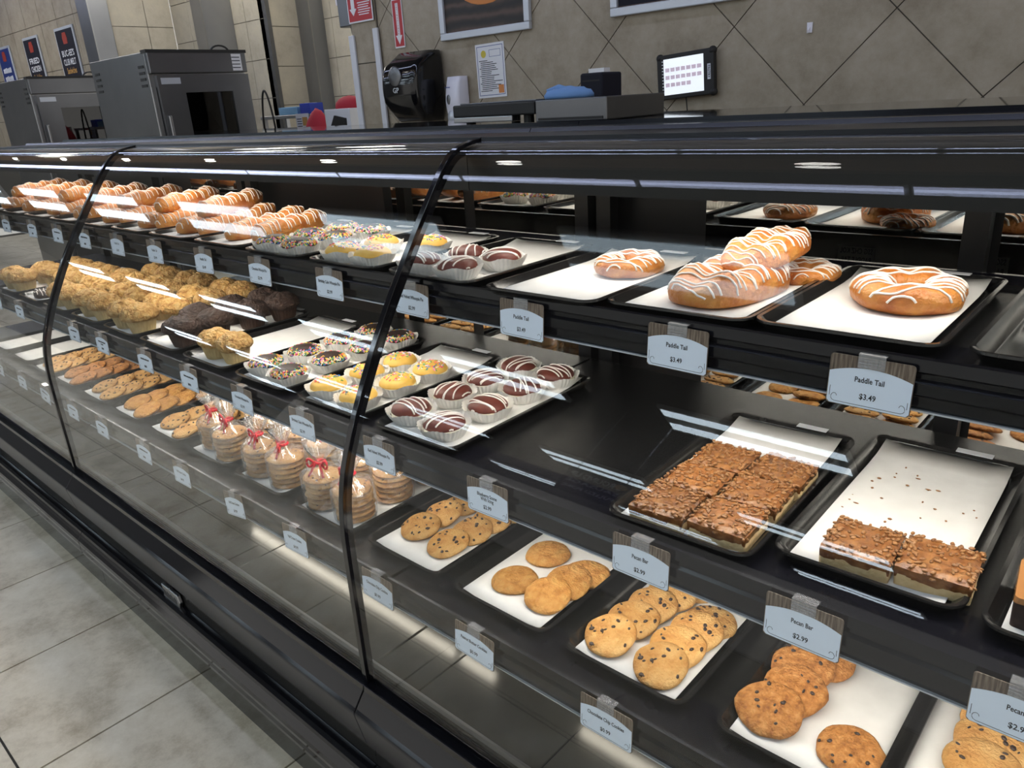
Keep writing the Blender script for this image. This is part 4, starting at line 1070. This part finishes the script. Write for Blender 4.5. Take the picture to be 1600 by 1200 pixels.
# ------------------------------------------------------------------ hot cabinets
def cabinet():
    t = thing('holding_cabinet', '', 'cabinet'); D, W, H = .85, .63, 1.9     # local: door faces +x, corner at (0,0)
    MB().box(-D, -.03, .0, W, .12, H - .004).build('shell', 'steel', t, world=False, bevel=.004)
    g = MB()
    for k in range(4):
        for x in (-D + .05, -.14): g.box(x, x + .075, -.003, .003, H - .09 - k * .035, H - .075 - k * .035)
    g.build('vent_slots', 'rubber', t, world=False)
    MB().box(-.035, .008, .0, W, H - .125, H - .004).build('control_panel', 'steel_dark', t, world=False, bevel=.005)
    MB().box(-.06, .012, -.006, W + .006, H - .012, H + .006).build('top_cap', 'rubber', t, world=False)
    MB().box(.008, .0095, W - .10, W - .035, H - .115, H - .018).build('sticker', 'white_sign', t, world=False)
    for k in range(4): MB().box(.0096, .0102, W - .10, W - .045, H - .04 - k * .02, H - .035 - k * .02).build('sticker_print', 'ink', t, world=False)
    y0, y1, z0, z1 = .19, .50, H - .80, H - .235
    d = MB().box(-.03, .012, .03, y0, .16, H - .135).box(-.03, .012, y1, W - .005, .16, H - .135).box(-.03, .012, y0, y1, z1, H - .135).box(-.03, .012, y0, y1, .16, z0)
    door = d.build('door', 'steel_dark', t, world=False)
    MB().box(-.006, .0, y0, y1, z0, z1).build('window_pane', 'oven_glass', door, world=False)
    MB().box(.012, .04, .045, .062, H - .62, H - .36).build('handle', 'steel', door, world=False, bevel=.005)
    MB().box(.012, .0135, .05, .17, H - .185, H - .150).build('rating_plate', 'frame_silver', door, world=False)
    for k in range(3): MB().box(-.60, -.05, y0 - .1, y1 + .08, z0 + .06 + k * .17, z0 + .068 + k * .17).build('rack', 'steel', t, world=False)
    MB().box(-.034, -.02, .004, .026, .2, H - .2).build('hinge_strip', 'steel', t, world=False)
    for x in (-D + .08, -.1):
        for y in (.08, W - .08): MB().lathe([(.03, 0), (.035, .05), (.03, .12)], 12, c=(x, y, 0)).build('caster', 'rubber', t, world=False)
    MB().tube([(-.12, W - .10 + .06 * math.cos(a), H + .006 + .035 * math.sin(a)) for a in [PI * k / 8 for k in range(9)]], .006, 6).build('top_cable', 'rubber', t, world=False)
    return t
HC = Stock([cabinet])
HC.place((-4.77, 2.15, 0), (0, 0, 0), 'tall steel holding cabinet nearer the towel dispenser, empty racks behind its window', 'steel holding cabinets')
HC.place((-7.16, 2.24, 0), (0, 0, 0), 'tall steel holding cabinet in front of the menu posters', 'steel holding cabinets')
t = thing('foil_pan', 'crumpled foil pan behind the window of the cabinet by the posters', 'foil pan', (-7.40, 2.575, 1.19)); lf = lump(4, 6, .03)
MB().loft([[(.14 * q * math.cos(2 * PI * k / 20), .15 * q * math.sin(2 * PI * k / 20), max(0, z + lf(q, k * .07))) for k in range(20)] for q, z in ((.8, 0), (1, .07), (.8, .10), (.4, .12), (.1, .10))]).build('foil', 'steel', t, world=False)
# ------------------------------------------------------------------ menu posters
def poster(x0, x1, zt, lines, field, label, food):
    t = thing('menu_poster', label, 'poster', ((x0 + x1) / 2, WY, zt)); w = (x1 - x0) / 2; H = .74
    MB().box(-w, w, -.015, 0, -H, 0).build('frame', 'frame_silver', t, world=False, bevel=.003); MB().box(-w + .025, w - .025, -.017, -.012, -H + .025, -.025).build('print', field, t, world=False)
    MB().prism([(-.05, -.15), (.05, -.15), (.06, -.10), (.04, -.05), (-.04, -.05), (-.06, -.10)], -.0185, -.0165, 'y').build('printed_emblem', 'poster_red', t, world=False)
    for k, s in enumerate(lines): lettering(s, 'white_sign' if k < 2 else 'poster_gold', t, (0, -.0182, -.235 - k * .078), w * 1.30 if k < 2 else w * 1.0, .055)
    if food: MB().blob((0, -.017, -.55), (w * .5, .002, .10), 20, 8).build('printed_food', food, t, world=False, smooth=True)
    return t
poster(-8.75, -8.27, 2.42, ["BUC-EE'S", 'CLUB MELT', 'Sandwiches'], 'poster_dark', 'black menu poster for club melt sandwiches with silver frame', 'poster_gold')
poster(-9.70, -9.25, 2.42, ['FRIED', 'CHICKEN', 'Sandwiches'], 'poster_dark', 'black menu poster for fried chicken sandwiches', 'orange_print')
t = poster(-10.62, -10.18, 2.40, [], 'poster_blue', 'blue menu poster in a silver frame', 'poster_gold')
g = MB()
for k in range(2):
    for q in range(6): g.box(-.135 + q * .046, -.105 + q * .046, -.0188, -.0165, -.27 - k * .085, -.225 - k * .085 + (q % 3) * .004)
g.build('printed_lines', 'white_sign', t, world=False)
# ------------------------------------------------------------------ kitchen shelf and its clutter
t = thing('steel_shelf', 'narrow steel kitchen shelf behind the bakery case', 'shelf', (-5.16, 3.50, 0))
MB().box(-.56, .56, -.12, .12, 1.475, 1.50).build('board', 'steel', t, world=False, bevel=.003)
for x in (-.53, .53):
    for y in (-.10, .10): MB().box(x - .015, x + .015, y - .015, y + .015, 0, 1.475).build('leg', 'steel', t, world=False)
MB().box(-.56, .56, -.12, .12, .85, .87).build('lower_board', 'steel', t, world=False)
def boxy(name, label, cat, loc, w, d, h, mat, top=None):
    t = thing(name, label, cat, loc); MB().box(-w, w, -d, d, 0, h).build('carton', mat, t, world=False, bevel=.003)
    MB().box(-w * .5, w * .5, -d * .5, d * .5, h, h + .002).build('opening', top or 'white_sign', t, world=False); return t
boxy('glove_box', 'pale blue glove box on the steel kitchen shelf', 'box', (-5.36, 3.47, 1.5005), .125, .06, .055, 'cyan_box')
boxy('blue_box', 'dark blue carton on the steel kitchen shelf', 'box', (-5.13, 3.47, 1.5005), .065, .06, .075, 'blue_box')
t = thing('recipe_card', 'white recipe card hanging off the kitchen shelf edge', 'card', (-5.13, 3.378, 1.505)); MB().box(-.085, .085, -.002, 0, -.19, 0).build('sheet', 'white_sign', t, world=False)
for z in (-.085, -.165): MB().box(.0, .065, -.003, -.0018, z, z + .06).build('printed_photo', 'poster_gold', t, world=False)
g = MB()
for k in range(8): g.box(-.07, -.01, -.003, -.0018, -.04 - k * .017, -.034 - k * .017)
g.build('printed_lines', 'ink', t, world=False)
t = thing('spray_hose', 'thin black hose looping up from behind the case', 'hose', (-5.45, 3.24, .95)); MB().tube([(0 + .16 * k / 14, 0, .42 + .31 * math.sin(PI * k / 14) ** .6) for k in range(15)], .008, 6).build('tubing', 'rubber', t, world=False, smooth=True)
MB().box(-.06, .20, -.03, .03, -.95, .44).build('base', 'rubber', t, world=False)
t = thing('apron_bag', 'white carton with a black apron and red cloth beside the pillar', 'carton', (-4.42, 3.28, 1.10))
MB().box(-.14, .14, -.10, .10, 0, .42).build('carton', 'white_paint', t, world=False, bevel=.004); MB().prism([(-.07, .10), (.08, .06), (.10, .36), (-.02, .38), (-.08, .30)], -.112, -.10, 'y').build('black_apron', 'rubber', t, world=False)
MB().blob((.02, 0, .43), (.13, .08, .07), 14, 8).build('red_cloth', 'red_cloth', t, world=False, smooth=True)
MB().box(-.12, .12, -.09, .09, -1.10, 0).build('stand', 'steel_dark', t, world=False)
t = thing('red_bag', 'crumpled red bag between the recipe card and the white carton', 'bag', (-4.76, 3.25, 1.30)); lf = lump(6, 5, .02)
MB().loft([[(.13 * q * math.cos(2 * PI * k / 20) + .04 * z, .08 * q * math.sin(2 * PI * k / 20), z + (lf(q, k * .05) if z > 0 else 0)) for k in range(20)] for q, z in ((.9, 0), (1, .07), (.75, .15), (.35, .21), (.08, .23))]).build('bag_body', 'red_cloth', t, world=False, smooth=True)
MB().box(-.10, .10, -.06, .06, -1.30, 0.0).build('stand', 'steel_dark', t, world=False)
t = thing('conduit_pole', 'thin steel conduit dropping from a grey electrical box', 'conduit', (-4.84, 3.72, 0)); MB().tube([(0, 0, 0), (0, 0, 2.08)], .016, 10).build('pipe', 'steel', t, world=False, smooth=True)
MB().box(-.09, .11, -.05, .05, 2.07, 2.45).build('junction_box', 'steel_dark', t, world=False, bevel=.006); MB().box(-.13, -.09, -.03, .03, 2.22, 2.28).build('switch', 'white_plastic', t, world=False)
boxy('olive_box', 'olive carton mounted behind the steel conduit', 'box', (-4.80, 3.90, 1.62), .10, .06, .20, 'olive_box')
MB().box(-.10, .10, -.06, .06, -1.62, 0.).build('stand', 'steel_dark', bpy.data.objects['olive_box'], world=False)
# hanging sign in the store, seen mirrored in the glass
t = thing('hanging_sign', 'dark hanging store sign mirrored in the bent glass', 'sign', (-2.66, -2.5, 1.95), (0, 0, PI)); w = .25
MB().box(-w, w, -.012, .012, 0, .40).build('board', 'poster_dark', t, world=False, bevel=.004)
for k, (s, hh) in enumerate([("'S ROUND UP", .075), ('SAUSAGE', .05), ('PULLED PORK', .05)]): lettering(s, 'frame_silver', t, (0, -.0135, .31 - k * .10), .42, hh)
MB().blob((-.19, -.013, .33), (.05, .002, .04), 14, 8).build('printed_emblem', 'poster_gold', t, world=False)
for x in (-.2, .2): MB().tube([(x, 0, .40), (x, 0, 1.30)], .004, 6).build('hanger', 'steel', t, world=False)
#END
